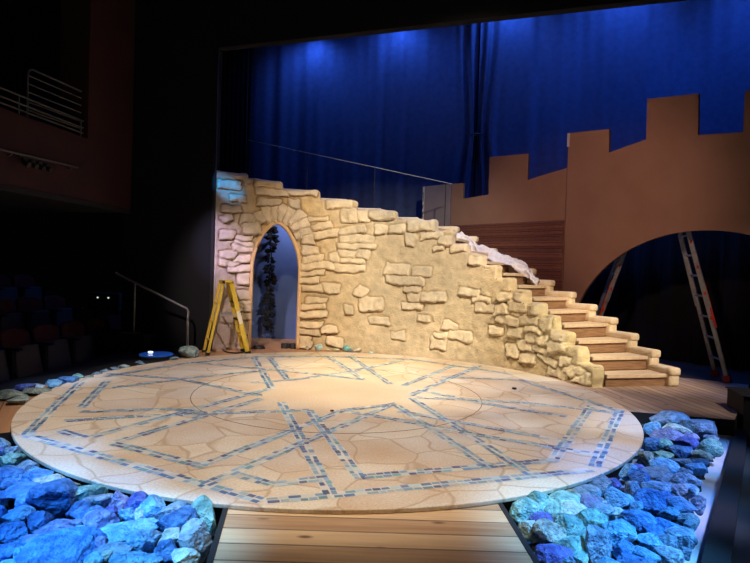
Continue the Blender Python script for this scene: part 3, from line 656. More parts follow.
# ------------------------------------------------------------------ helpers
def tag(o, label, cat, group=None, kind=None):
    if label: o['label'] = label
    if cat: o['category'] = cat
    if group: o['group'] = group
    if kind: o['kind'] = kind
    return o
def empty(name, loc, label, cat, group=None, rz=0.):
    o = bpy.data.objects.new(name, None); COL.objects.link(o); o.location = loc; o.rotation_euler = (0, 0, rz); o.empty_display_size = .1
    return tag(o, label, cat, group)
def link(name, me, m, parent=None, loc=None):
    o = bpy.data.objects.new(name, me); COL.objects.link(o)
    for x in (m if isinstance(m, (list, tuple)) else [m]): me.materials.append(x)
    if parent:
        o.parent = parent
    if loc: o.location = loc
    return o
class MB:
    def __init__(s): s.v = []; s.f = []; s.mi = []
    def add(s, vs, fs, mi=0):
        n = len(s.v); s.v += [tuple(v) for v in vs]; s.f += [tuple(i + n for i in f) for f in fs]; s.mi += [mi] * len(fs)
    def hexa(s, p, mi=0):   # 8 points: bottom ring then top ring
        s.add(p, [(3, 2, 1, 0), (4, 5, 6, 7), (0, 1, 5, 4), (1, 2, 6, 5), (2, 3, 7, 6), (3, 0, 4, 7)], mi)
    def box(s, c, d, mi=0, mtx=None):
        x, y, z = (a / 2 for a in d)
        p = [Vector((sx * x, sy * y, sz * z)) for sz in (-1, 1) for sx, sy in ((-1, -1), (1, -1), (1, 1), (-1, 1))]
        if mtx: p = [mtx @ q for q in p]
        s.hexa([q + Vector(c) for q in p], mi)
    def bar(s, a, b, w, h, up=(0, 0, 1), mi=0):     # rectangular bar from a to b
        a, b = Vector(a), Vector(b); d = (b - a).normalized(); u = Vector(up)
        if abs(d.dot(u)) > .98: u = Vector((1, 0, 0))
        sx = d.cross(u).normalized(); uu = sx.cross(d)
        p = [q + sx * (i * w / 2) + uu * (j * h / 2) for q in (a, b) for i, j in ((-1, -1), (1, -1), (1, 1), (-1, 1))]
        s.hexa(p, mi)
    def tube(s, pts, r, n=10, mi=0, close=False):
        pts = [Vector(p) for p in pts]; rings = []
        for i, p in enumerate(pts):
            if close: d = pts[(i + 1) % len(pts)] - pts[i - 1]
            else: d = pts[min(i + 1, len(pts) - 1)] - pts[max(i - 1, 0)]
            d.normalize(); u = Vector((0, 0, 1)) if abs(d.z) < .95 else Vector((1, 0, 0))
            a = d.cross(u).normalized(); b = a.cross(d)
            rings.append([p + (a * math.cos(2 * math.pi * k / n) + b * math.sin(2 * math.pi * k / n)) * r for k in range(n)])
        vs = [v for g in rings for v in g]; fs = []
        m_ = len(rings)
        for i in range(m_ if close else m_ - 1):
            j = (i + 1) % m_
            for k in range(n): fs.append((i * n + k, i * n + (k + 1) % n, j * n + (k + 1) % n, j * n + k))
        if not close: fs += [tuple(range(n))[::-1], tuple((m_ - 1) * n + k for k in range(n))]
        s.add(vs, fs, mi)
    def prism(s, poly, z0, z1, mi=0, mside=None):
        n = len(poly); vs = [(x, y, z0) for x, y in poly] + [(x, y, z1) for x, y in poly]
        s.add(vs, [tuple(range(n, 2 * n))], mi); k = len(s.v) - 2 * n
        s.f.append(tuple(k + i for i in range(n))[::-1]); s.mi.append(mi if mside is None else mside)
        for i in range(n):
            s.f.append((k + i, k + (i + 1) % n, k + n + (i + 1) % n, k + n + i)); s.mi.append(mi if mside is None else mside)
    def build(s, name, m, parent=None, loc=None, bevel=0., smooth=False, seg=2):
        me = bpy.data.meshes.new(name); me.from_pydata([tuple(v) for v in s.v], [], s.f); me.update()
        for p, i in zip(me.polygons, s.mi): p.material_index = i; p.use_smooth = smooth
        bm = bmesh.new(); bm.from_mesh(me); bmesh.ops.recalc_face_normals(bm, faces=bm.faces[:]); bm.to_mesh(me); bm.free()
        o = link(name, me, m, parent, loc)
        if bevel:
            b = o.modifiers.new('bevel', 'BEVEL'); b.width = bevel; b.segments = seg; b.limit_method = 'ANGLE'
        return o
def local(o_loc, pts): return [tuple(Vector(p) - Vector(o_loc)) for p in pts]
def structure(o): o['kind'] = 'structure'; return o

# ------------------------------------------------------------------ camera
cam = bpy.data.cameras.new('camera'); co = bpy.data.objects.new('camera', cam); COL.objects.link(co); SC.camera = co
pitch, roll = R(1.08), R(1.80)
U = Vector((0, math.sin(pitch), math.cos(pitch))); F = Vector((0, math.cos(pitch), -math.sin(pitch))); X = Vector((1, 0, 0))
rx = X * math.cos(roll) + U * math.sin(roll); ry = U * math.cos(roll) - X * math.sin(roll)
mw = Matrix((rx, ry, -F)).transposed().to_4x4(); mw.translation = (0, 0, 1.42); co.matrix_world = mw
cam.sensor_width = 36; cam.lens = 563 / 750 * 36; cam.clip_start = .05; cam.clip_end = 100

# ------------------------------------------------------------------ setting: floors and dark house
def ring(a0, a1, r0, r1f, n=60):
    inner = [(CX + r0 * math.cos(R(a0 + (a1 - a0) * i / n)), CY + r0 * math.sin(R(a0 + (a1 - a0) * i / n))) for i in range(n + 1)]
    return inner + r1f
b = MB(); b.prism(ring(-4, 90, 3.12, [(CX, 11.6), (1.6, 11.9), (4.42, 8.5), (5.36, 7.97), (3.83, 5.9), (2.72, 6.16)]), PIT, DECK, 0, 1)
structure(b.build('stage_deck_right', [M['deckR'], M['black']]))
def pol(pts): return [(CX + r * math.cos(R(a)), CY + r * math.sin(R(a))) for a, r in pts]
EDGE = [(214, 3.70), (205, 3.78), (192, 3.72), (182, 3.52), (172, 3.36), (160, 3.30), (146, 3.32), (138, 3.5), (133, 3.95), (126, 4.5)]
b = MB(); b.prism(ring(90, 214, 3.12, pol(EDGE) + [(-3.0, 11.6), (CX, 11.6)]), PIT, DECK, 0, 1)
structure(b.build('stage_deck_left', [M['deckL'], M['black']]))
b = MB(); b.prism([(-3.45, 4.25), (-4.3, 5.0), (-4.35, 6.8), (-4.1, 9.2), (-3.6, 9.4), (-3.6, 11.6), (-3.005, 11.6)] + pol([(r_[0], r_[1] + .004) for r_ in EDGE[::-1]]), PIT, DECK - .002)
structure(b.build('added_dark_deck', M['black']))  # added black strip standing in for the darkness beyond the lit boards
b = MB(); b.prism([(-.86, 3.46), (-.70, 2.35), (.86, 2.35), (.82, 3.62), (0.3, 3.55), (-.3, 3.42)], PIT, DECK, 0, 1)
structure(b.build('walkway', [M['walk'], M['black']]))
b = MB(); b.box((0, 0, -.005), (.03, 1.13, .05)); o = b.build('trim_1', M['black'], loc=(-.785, 2.88, -.045)); o.rotation_euler = (0, 0, R(8)); structure(o)
b = MB(); b.box((0, 0, -.005), (.028, 1.25, .05)); o = b.build('trim_2', M['black'], loc=(.857, 2.98, -.045)); o.rotation_euler = (0, 0, R(2)); structure(o)
b = MB(); b.prism([(-3.9, 5.2), (-3.9, 2.0), (3.0, 2.0), (3.9, 5.9), (3.9, 6.4), (0, 9), (-3.3, 7)], -.26, PIT)
structure(b.build('pit_floor', M['muslin']))
b = MB(); b.prism([(3.93, 5.95), (1.86, 3.1), (1.26, 2.25), (5, 2.0), (9, 8.2), (5.36, 7.97)], -.27, PIT + .005)
structure(b.build('floor_side', M['sidefloor']))
b = MB(); b.prism([(3.86, 5.93), (1.86, 3.1), (1.31, 2.3), (1.45, 2.25), (2.01, 3.08), (4.0, 5.93)], -.25, -.135)
structure(b.build('pit_kerb', M['black']))
b = MB(); b.prism([(-14, 1), (12, 1), (12, 16), (-14, 16)], -.60, -.47)
structure(b.build('floor', M['darkfloor']))
b = MB(); b.prism([(-3.6, 9.5), (-3.6, 15.5), (12, 15.5), (12, 8.2), (5.4, 7.98), (4.42, 8.5), (1.6, 11.85), (CX, 11.55)], -.3, -.036)
structure(b.build('stage_floor', M['darkfloor']))

# portal (black proscenium) and its header
b = MB(); b.prism([(-4.5, 10.02), (-2.78, 9.55), (-2.72, 9.66), (-4.45, 10.15)], -.6, 9.5); structure(b.build('wall_portal_left', M['void']))
b = MB(); b.prism([(-2.80, 9.55), (-2.755, 9.535), (-2.74, 9.565), (-2.785, 9.58)], -.03, 5.1); structure(b.build('trim_3', M['rubber']))
b = MB(); b.prism([(-2.80, 9.555), (7.8, 6.0), (7.85, 6.15), (-2.75, 9.70)], 5.09, 9.5); structure(b.build('wall_header', M['void']))
# gallery on the left: parapet, pier, soffit, back wall
ga, gb = Vector((-4.68, 7.0)), Vector((-4.26, 9.75)); gd = (gb - ga).normalized(); gn = Vector((-gd.y, gd.x))
def gp(s, o): q = ga + gd * s + gn * o; return (q.x, q.y)
Lg = (gb - ga).length
b = MB(); b.prism([gp(-4, 0), gp(1.62, 0), gp(1.62, .14), gp(-4, .14)], 2.36, 3.29); structure(b.build('wall_gallery_front', M['red_wall']))
b = MB(); b.prism([gp(1.62, 0), gp(Lg, 0), gp(Lg, .5), gp(1.62, .5)], 2.36, 9.); structure(b.build('wall_gallery_pier', M['red_wall']))
b = MB(); b.prism([gp(-4, .0), gp(Lg, .0), gp(Lg, 4), gp(-4, 4)], 2.28, 2.355); structure(b.build('ceiling_soffit', M['black']))
b = MB(); b.prism([gp(-4, 1.9), gp(3.5, 1.9), gp(3.5, 2.0), gp(-4, 2.0)], 2.36, 9.); structure(b.build('wall_gallery_back', M['void']))
b = MB(); b.prism([gp(-4, 4.2), gp(3.5, 4.2), gp(3.5, 4.3), gp(-4, 4.3)], -.6, 2.28); structure(b.build('wall_left', M['void']))
b = MB()
for s0, s1, z0, z1 in ((.5, .62, 2.4, 4.6), (1.45, 1.57, 2.4, 4.6), (.5, 1.57, 4.6, 4.72)):
    b.prism([gp(s0, 1.84), gp(s1, 1.84), gp(s1, 1.9), gp(s0, 1.9)], z0, z1)
structure(b.build('door_1', M['red_wall']))

# gallery railing (the long low rail, and the taller panel)
def P3(s, o, z): q = gp(s, o); return (q[0], q[1], z)
t = empty('gallery_railing', P3(0, .07, 3.29), 'long low grey tube railing along the top of the red gallery parapet', 'railing')
for z in (3.37, 3.45, 3.555):
    b = MB(); b.tube(local(t.location, [P3(-3, .07, z), P3(1.6, .07, z)]), .012); b.build('rail', M['dimsteel'], t)
for s in (-2.5, -1.2, 0.35, 1.55):
    b = MB(); b.tube(local(t.location, [P3(s, .07, 3.295), P3(s, .07, 3.555)]), .012); b.build('post', M['dimsteel'], t)
t = empty('gallery_railing', P3(.5, .11, 3.29), 'taller round-cornered grey rail panel of five bars on the gallery', 'railing')
b = MB(); b.tube(local(t.location, [P3(.54, .11, 3.295), P3(.54, .11, 3.90), P3(.56, .11, 3.95), P3(.62, .11, 3.985), P3(1.6, .11, 4.0)]), .014); b.build('frame', M['dimsteel'], t)
for z in (3.88, 3.77, 3.66, 3.53, 3.42):
    b = MB(); b.tube(local(t.location, [P3(.54, .11, z), P3(1.6, .11, z + .02)]), .009); b.build('bar', M['dimsteel'], t)
t = empty('wall_rail', P3(0, 0, 2.75), 'thin pale pipe fixed along the red gallery front', 'rail')
b = MB(); b.tube(local(t.location, [P3(-3, -.06, 2.68), P3(1.33, -.06, 2.80)]), .013); b.build('pipe', M['dimsteel'], t)
for s in (-1.5, .1, 1.2):
    b = MB(); b.bar(*local(t.location, [P3(s, .0, 2.72 + s * .028), P3(s, -.06, 2.74 + s * .028)]), .02, .02); b.build('bracket', M['dimsteel'], t)
t = empty('lamp_batten', P3(.45, -.06, 2.66), 'short dark batten of four lamp heads under the gallery pipe', 'lamp')
b = MB(); b.tube(local(t.location, [P3(.22, -.06, 2.745), P3(.76, -.06, 2.745)]), .012); b.build('bar', M['rubber'], t)
for i in range(4):
    b = MB(); b.tube(local(t.location, [P3(.3 + i * .13, -.06, 2.74), P3(.3 + i * .13, -.06, 2.68), P3(.3 + i * .13, -.14, 2.64)]), .035); b.build('lamp_head', M['rubber'], t)

# ------------------------------------------------------------------ theatre seats (left, under the gallery)
def make_seat():
    r = empty('theatre_seat', (0, 0, 0), 'x', 'seat', 'theatre seats under the gallery')
    b = MB()        # curved back: local +x faces the stage
    n = 7
    for layer in (0, 1): pass
    vs = []; fs = []
    for i in range(n):
        y = -.23 + .46 * i / (n - 1); c = .05 * (1 - (y / .23) ** 2)
        for (x, z) in ((.02 - c, .42), (-.05 - c, .86 - .05 * (abs(y) / .23) ** 3), (-.12 - c, .86 - .05 * (abs(y) / .23) ** 3), (-.05 - c, .42)): vs.append((x, y, z))
    for i in range(n - 1):
        for k in range(4): fs.append((i * 4 + k, i * 4 + (k + 1) % 4, i * 4 + 4 + (k + 1) % 4, i * 4 + 4 + k))
    fs += [(0, 1, 2, 3), tuple((n - 1) * 4 + k for k in (3, 2, 1, 0))]
    b.add(vs, fs); b.build('backrest', M['seat_red'], r, bevel=.02)
    b = MB(); b.box((.09, 0, .46), (.10, .45, .40), mtx=Matrix.Rotation(R(-12), 3, 'Y')); b.build('seat_pan', M['seat_grey'], r, bevel=.03)
    for y in (-.25, .25):
        b = MB(); b.box((.03, y, .32), (.28, .035, .64)); b.box((.08, y, .65), (.36, .035, .03)); b.build('side_frame', M['black'], r, bevel=.01)
    return r
def copy_tree(o, parent=None):
    c = o.copy(); COL.objects.link(c); c.parent = parent
    for ch in o.children: copy_tree(ch, c)
    return c
seat0 = make_seat(); first = True
PLACE = ['nearest the camera', 'second from the camera', 'third from the camera', 'fourth from the camera', 'fifth from the camera', 'sixth from the camera']
for rowi, (x0, zf, cnt, y0) in enumerate(((-4.92, -.50, 6, 7.15), (-5.95, -.16, 5, 7.6), (-6.95, .18, 5, 8.2))):
    for i in range(cnt):
        s = seat0 if first else copy_tree(seat0); first = False
        y = y0 + i * .61; s.scale = (1.12, 1.12, 1.12); s.location = (x0 + (y - 7.5) * .12, y, zf); s.rotation_euler = (0, 0, R(-8))
        s['label'] = 'dark red tip-up theatre seat in the %s row, %s' % (('front', 'second', 'third')[rowi], PLACE[i])
b = MB(); b.box((-6.2, 9.2, -.32), (1.0, 6.5, .31)); b.box((-7.4, 9.2, -.15), (1.4, 6.5, .65)); structure(b.build('seating_tiers', M['black']))

t = empty('equipment_case', (-5.3, 11.15, .43), 'small dark control box with two tiny lit lamps on a stand behind the seats', 'equipment')
b = MB(); b.box((0, 0, .22), (.62, .3, .34)); b.build('case', M['seat_grey'], t, bevel=.02)
for x in (-.11, .1):
    b = MB(); b.box((x, -.155, .30), (.025, .012, .025)); b.build('indicator_lamp', M['indicator'], t)
for x in (-.22, .22):
    b = MB(); b.box((x, 0, -.425), (.05, .05, .95)); b.build('leg', M['black'], t)
# aisle handrail and its step
b = MB(); b.prism([(-4.7, 9.2), (-3.75, 9.2), (-3.75, 9.85), (-4.7, 9.95)], -.5, .24); structure(b.build('aisle_step', M['black']))
t = empty('handrail', (-3.08, 9.3, DECK), 'grey tube handrail sloping down beside the dark seats, left of the stone wall', 'handrail')
b = MB(); b.tube(local(t.location, [(-4.36, 9.45, 1.25), (-3.12, 9.38, .69), (-3.08, 9.33, .64), (-3.075, 9.3, .56), (-3.07, 9.3, DECK)]), .019); b.build('rail', M['midsteel'], t)
b = MB(); b.tube(local(t.location, [(-4.02, 9.43, 1.10), (-4.02, 9.43, .25)]), .016); b.build('post', M['midsteel'], t)
b = MB(); b.box(Vector((-4.08, 9.43, .25)) - t.location, (.30, .12, .018)); b.build('foot_plate', M['midsteel'], t)
# blue lit footlight
t = empty('stage_light', (-3.36, 8.72, DECK), 'low blue-glowing stage light behind the rear left rim of the round floor', 'light')
b = MB(); b.tube([(0, 0, 0), (0, 0, .035)], .27, 28); b.build('base', M['black'], t)
b = MB(); b.tube([(0, 0, .036), (0, 0, .06)], .25, 28); b.build('lens', M['blue_lens'], t, bevel=.01)
b = MB(); b.box((-.07, -.05, .085), (.075, .04, .035)); b.build('lamp', M['led'], t, bevel=.015)

# ------------------------------------------------------------------ round floor with mosaic
disc = empty('round_stage_floor', (CX, CY, 0), 'large round raised floor painted as tan flagstones with blue mosaic bands', 'stage floor')
b = MB(); n = 160
poly = [(RD * math.cos(2 * math.pi * i / n), RD * math.sin(2 * math.pi * i / n)) for i in range(n)]
b.prism(poly, -.028, 0.); b.build('top', M['disc'], disc, bevel=.006)
b = MB(); b.prism([(x * .975, y * .975) for x, y in poly], PIT - DECK - .17 - .0, -.0285); b.build('base', M['black'], disc)
b = MB(); b.tube([(1.63 * math.cos(2 * math.pi * i / 120), 1.63 * math.sin(2 * math.pi * i / 120), -.0015) for i in range(120)], .0045, 6, close=True)
b.build('turntable_seam', M['brown_dark'], disc)
def mosaic():
    vs = []; fs = []; cs = []
    pal = [(.10, .19, .40), (.15, .28, .52), (.27, .44, .62), (.40, .57, .68), (.20, .37, .58), (.11, .14, .30), (.48, .62, .68), (.34, .48, .64), (.64, .63, .62), (.20, .42, .52)]
    for bi, (x0, y0, x1, y1) in enumerate(MOSAIC):
        a = Vector((x0, y0)); bb = Vector((x1, y1)); d = bb - a; Ln = d.length; d.normalize(); nn = Vector((-d.y, d.x))
        for row in (-1, 1):
            s = rnd.uniform(0, .03)
            while s < Ln - .02:
                w = rnd.uniform(.05, .085); h = rnd.uniform(.030, .042)
                if rnd.random() < .93:
                    c0 = a + d * (s + w / 2) + nn * (row * .026 + rnd.uniform(-.005, .005)); th = rnd.uniform(-.08, .08)
                    dd = (d * math.cos(th) + nn * math.sin(th)) * (w / 2 - .004); e = (nn * math.cos(th) - d * math.sin(th)) * h / 2
                    k = len(vs)
                    for q in (c0 - dd - e, c0 + dd - e, c0 + dd + e, c0 - dd + e): vs.append((q.x, q.y, .0016 + bi * .00003 + (row + 1) * .00001))
                    fs.append((k, k + 1, k + 2, k + 3)); c = pal[rnd.randrange(len(pal))]; f = rnd.uniform(.62, 1.05)
                    cs += [(c[0] * f, c[1] * f, c[2] * f, 1)] * 4
                s += w
    for (x0, y0, x1, y1) in MOSAIC:      # pale painted bed under each band
        a = Vector((x0, y0)); bb = Vector((x1, y1)); d = (bb - a).normalized(); e = Vector((-d.y, d.x)) * .049
        n_ = max(1, int((bb - a).length / .12))
        for q in range(n_):
            p0, p1 = a.lerp(bb, q / n_), a.lerp(bb, (q + 1) / n_); k = len(vs); f = rnd.uniform(.85, 1.1)
            for v in (p0 - e, p1 - e, p1 + e, p0 + e): vs.append((v.x, v.y, .0006 + len(fs) * 2e-7))
            fs.append((k, k + 1, k + 2, k + 3)); cs += [(.64 * f, .63 * f, .58 * f, 1)] * 4
    me = bpy.data.meshes.new('mosaic'); me.from_pydata(vs, [], fs)
    ca = me.color_attributes.new('tile', 'FLOAT_COLOR', 'POINT'); ca.data.foreach_set('color', [x for c in cs for x in c])
    o = link('mosaic_bands', me, M['mosaic'], disc); o['kind'] = 'stuff'; o['label'] = 'blue and grey mosaic tile bands forming a many-pointed star'
mosaic()
b = MB(); b.tube([(0, 0, 0), (0, 0, .02)], .028, 12); o = b.build('floor_plug', M['rubber'], loc=(1.78, 7.0, .0)); tag(o, 'tiny black knob lying on the right side of the round floor', 'knob')
b = MB(); b.tube([(0, 0, 0), (0, 0, .012)], .018, 12); o = b.build('floor_plug', M['rubber'], loc=(-.39, 5.61, .003)); tag(o, 'tiny black stud near the middle of the round floor', 'knob')

# ------------------------------------------------------------------ carved stone wall
TH = [0, 16, 50, 80, 100, 115, 130, 150]; RR = [3.44, 3.44, 3.44, 3.5, 3.72, 3.9, 3.92, 3.9]
def Rw(t): return float(np.interp(t, TH, RR))
def Rws(t):     # smoothed
    return np.mean([np.interp(t + k, TH, RR) for k in (-6, -3, 0, 3, 6)], axis=0)
NEAR = [15.4, 20.05, 24.46, 28.94, 33.3, 38.1, 42.57, 47.0, 51.7, 56.5, 61.0, 66.4, 78.0, 89.7, 100.2, 110.1, 119.07, 127.4]
TOP = [.256, .449, .638, .84, 1.02, 1.201, 1.384, 1.576, 1.759, 1.93, 2.151, 2.336, 2.509, 2.673, 2.835, 2.974, 3.06]
BACK = [15.0, 19.4, 24.2, 28.9, 33.6, 38.4, 43.4, 47.8, 52.2, 57.0, 61.6, 66.2, 75.9, 85.0, 93.5, 102.0, 111.0, 121.0]
DL, DR = 117.9, 105.2; DM = (DL + DR) / 2
def arch_z(t):
    u = np.clip(np.abs((t - DM) / ((DL - DR) / 2)), 0, 1)
    return 1.42 + .80 * (1 - u ** 1.7) ** .62
def vnoise(x, y, seed, scale):
    rs = np.random.RandomState(seed); g = rs.rand(64, 64)
    x = np.asarray(x) * scale; y = np.asarray(y) * scale; xi = np.floor(x).astype(int); yi = np.floor(y).astype(int); fx = x - xi; fy = y - yi
    fx = fx * fx * (3 - 2 * fx); fy = fy * fy * (3 - 2 * fy)
    G = lambda i, j: g[i % 64, j % 64]
    return (G(xi, yi) * (1 - fx) + G(xi + 1, yi) * fx) * (1 - fy) + (G(xi, yi + 1) * (1 - fx) + G(xi + 1, yi + 1) * fx) * fy
def sstep(a, b_, x): t = np.clip((x - a) / (b_ - a), 0, 1); return t * t * (3 - 2 * t)
def relief(t, z):
    """height of the carving towards the viewer and stone mask at angle t, height z"""
    s = t * math.pi / 180 * 3.55
    wx = (vnoise(s, z, 1, 5.) - .5) * .06 + (vnoise(s, z, 5, 14.) - .5) * .035
    wz = (vnoise(s, z, 2, 5.) - .5) * .06 + (vnoise(s, z, 6, 14.) - .5) * .025
    h = np.zeros_like(s); mask = np.zeros_like(s); gr = np.zeros_like(s); tint = np.zeros_like(s)
    D1 = np.full_like(s, 9.); D2 = np.full_like(s, 9.); KK = np.zeros(s.shape, int); VV = np.zeros_like(s)
    for k, (t0, z0, a, bb, r) in enumerate(WALL_STONES):
        # image-right is towards smaller angle: flip s
        ds = -(s - t0 * math.pi / 180 * 3.55); dz = z - z0
        near = (np.abs(ds) < a + bb + .25) & (np.abs(dz) < a + bb + .25)
        if not near.any(): continue
        c, sn = math.cos(R(-r)), math.sin(R(-r))
        x = ds[near] + wx[near]; y = dz[near] + wz[near]
        u = (x * c + y * sn); v = (-x * sn + y * c)
        # rounded box distance (negative inside)
        ra = min(a, bb) * .38
        qx = np.abs(u) - (a + .01 - ra); qy = np.abs(v) - (bb + .012 - ra)
        d = np.hypot(np.maximum(qx, 0), np.maximum(qy, 0)) + np.minimum(np.maximum(qx, qy), 0) - ra
        o1 = D1[near]; better = d < o1
        D2[near] = np.where(better, o1, np.minimum(D2[near], d)); D1[near] = np.where(better, d, o1)
        KK[near] = np.where(better, k, KK[near]); VV[near] = np.where(better, v / max(bb, .01), VV[near])
    # where two stones meet a joint is left between them
    d = np.maximum(D1, (D1 - D2) * .5)
    top = .022 + .026 * ((KK * 37) % 10) / 10
    tilt = 1 - np.clip(VV, -1.1, 1.1) * (.30 + .35 * ((KK * 13) % 7) / 7)
    h = top * tilt * sstep(.003, -.022, d) * (.85 + .4 * vnoise(s + KK * .37, z, 9, 16.))
    mask = sstep(.004, -.012, d); gr = np.exp(-((d - .006) / .011) ** 2)
    tint = np.where(d < 0, ((KK * 53) % 17) / 17., 0)
    h = h - .026 * gr * (1 - mask)
    h += (vnoise(s, z, 3, 2.2) - .5) * .05 + (vnoise(s, z, 4, 9.) - .5) * .02 + (vnoise(s, z, 8, 25.) - .5) * .008
    return h, mask, gr * (1 - mask), tint
def paint(t, z, mask, gr, tint):
    s = t * math.pi / 180 * 3.55
    n1 = vnoise(s, z, 21, 1.6)[:, None]; n2 = vnoise(s, z, 22, 4.)[:, None]
    ochre = np.array([.56, .37, .17]); cream = np.array([.70, .59, .41]); grey = np.array([.50, .42, .36]); lemon = np.array([.66, .56, .30])
    k = np.interp(t, [15, 45, 55, 85, 97, 103, 118, 121, 128], [.75, .75, .9, .85, .45, .15, .1, .1, .1])[:, None]
    base = ochre * (1 - k) + cream * k
    base = base * (1 - .5 * n1) + (ochre * (1 - k * .4) + cream * k * .4) * .5 * n1
    kg = np.interp(t, [116, 120, 128], [0, .8, 1])[:, None]; base = base * (1 - kg) + grey * kg
    kl = (np.interp(t, [15, 38, 52], [.8, .5, 0])[:, None]) * (.4 + .6 * n2); base = base * (1 - kl) + lemon * kl
    stone = base * .82 + np.array([.68, .60, .50]) * .28
    kv = (np.exp(-((t - DM) / 9.5) ** 6) * sstep(1.45, 1.7, z) * (1 - sstep(2.75, 2.85, z)))[:, None]
    stone = stone * (1 - .55 * kv) + np.array([.66, .54, .46]) * .55 * kv        # the arch stones are painted paler
    stone = stone * (.88 + .22 * tint[:, None])
    c = base * (1 - mask[:, None]) + stone * mask[:, None]
    kd = (gr * np.interp(t, [60, 90, 100, 128], [.2, .4, .8, .9]))[:, None]
    c = c * (1 - kd) + np.array([.24, .13, .06]) * kd      # brown scenic outlines painted round the stones
    return np.clip(c, 0, 1)
wall = empty('stone_facade', (CX + 3.5 * math.cos(R(75)), CY + 3.5 * math.sin(R(75)), DECK), 'curved carved sandstone stage wall with stepped top and pointed arched doorway', 'stage wall')
W0 = np.array(wall.location)
def build_wall():
    V = []; Fc = []; Cc = []; cnt = 0
    edges = sorted(set(NEAR + [DL, DR, DM]))
    def seg_of(t):
        for i in range(len(TOP)):
            if NEAR[i] <= t < NEAR[i + 1]: return i
        return len(TOP) - 1
    THICK = .13
    for e0, e1 in zip(edges[:-1], edges[1:]):
        i = seg_of((e0 + e1) / 2); top = TOP[i]; ztr = TOP[i - 1] if i else DECK
        door = DR - 1e-6 <= e0 and e1 <= DL + 1e-6
        nc = max(3, int(math.ceil((e1 - e0) / .24))); ts = np.linspace(e0, e1, nc + 1)
        nr = int(math.ceil((top - (1.4 if door else DECK)) / .0155)); fr = np.linspace(0, 1, nr + 1)
        T, Q = np.meshgrid(ts, fr, indexing='ij')
        bot = arch_z(T) if door else np.full_like(T, DECK)
        if not door: Z = bot + Q * (top - bot)
        else: Z = bot + Q * (top - bot)
        t = T.ravel(); z = Z.ravel()
        h, mk, gr, ti = relief(t, z)
        rr = .06; ds = (t - NEAR[i]) * math.pi / 180 * 3.5; dt = top - z
        dsx = np.where(z > ztr - .01, ds, 9.)
        q = np.hypot(np.maximum(0, rr - dsx), np.maximum(0, rr - dt)); off = rr - np.sqrt(np.maximum(0, rr * rr - np.minimum(q, rr) ** 2))
        h = h * np.clip(np.minimum(np.minimum(dsx, dt) / .04, 1), .25, 1)
        # the cut of the stepped outline wobbles a little; corners are rounded off
        corner = np.maximum(0, np.hypot(np.maximum(0, .06 - dsx), np.maximum(0, .06 - dt)) - .06)
        z2 = z - corner * .7 + np.where(dt < .1, (vnoise(t * .062, z * 0, 31, 7.) - .5) * .035 * (1 - dt / .1), 0)
        t2 = t + np.degrees(corner * .7 / 3.5) + np.where(dsx < .06, np.degrees((vnoise(z, t * 0, 32, 9.) - .5) * .03 / 3.5) * (1 - dsx / .06), 0)
        r = Rws(t2) - h - .05 + off
        pts = np.stack([CX + r * np.cos(np.radians(t2)), CY + r * np.sin(np.radians(t2)), z2], 1) - W0
        V.append(pts); Cc.append(np.concatenate([paint(t, z, mk, gr, ti), np.ones((len(t), 1))], 1))
        ii = np.arange((nc + 1) * (nr + 1)).reshape(nc + 1, nr + 1) + cnt
        Fc.append(np.stack([ii[1:, :-1], ii[:-1, :-1], ii[:-1, 1:], ii[1:, 1:]], -1).reshape(-1, 4)); cnt += len(pts)
        # returns: top edge, stepped side and (door) arch soffit run back through the thickness
        def strip(idx, flip=False):
            nonlocal cnt
            idx = np.asarray(idx); p = np.concatenate(V)[idx] + W0
            a = np.arctan2(p[:, 1] - CY, p[:, 0] - CX); rr2 = Rws(np.degrees(a)) + THICK
            qv = np.stack([CX + rr2 * np.cos(a), CY + rr2 * np.sin(a), p[:, 2]], 1) - W0
            V.append(qv); Cc.append(np.concatenate(Cc)[idx]); j = np.arange(len(idx)) + cnt; cnt += len(idx)
            Fc.append(np.stack([j[:-1], j[1:], idx[1:], idx[:-1]] if flip else [idx[:-1], idx[1:], j[1:], j[:-1]], 1))
        strip(ii[:, -1], True)
        if abs(e0 - NEAR[i]) < 1e-6:
            strip([k for k in ii[0, :] if np.concatenate(V)[k][2] + W0[2] > ztr - .03], True)
        if abs(e1 - NEAR[-1]) < 1e-6: strip(ii[-1, :])
        if door: strip(ii[:, 0])
        if abs(e1 - DR) < 1e-6:
            strip([k for k in ii[-1, :] if np.concatenate(V)[k][2] + W0[2] < 1.44])
        if abs(e0 - DL) < 1e-6:
            strip([k for k in ii[0, :] if np.concatenate(V)[k][2] + W0[2] < 1.44], True)
    V = np.concatenate(V); Fc = np.concatenate(Fc); Cc = np.concatenate(Cc)
    me = bpy.data.meshes.new('wall_face'); me.from_pydata(V.tolist(), [], Fc.tolist()); me.update()
    ca = me.color_attributes.new('paint', 'FLOAT_COLOR', 'POINT'); ca.data.foreach_set('color', Cc.ravel())
    me.polygons.foreach_set('use_smooth', [True] * len(me.polygons))
    link('wall_face', me, M['wall'], wall)
build_wall()
def wp(t, r, z): return Vector((CX + r * math.cos(R(t)), CY + r * math.sin(R(t)), z))
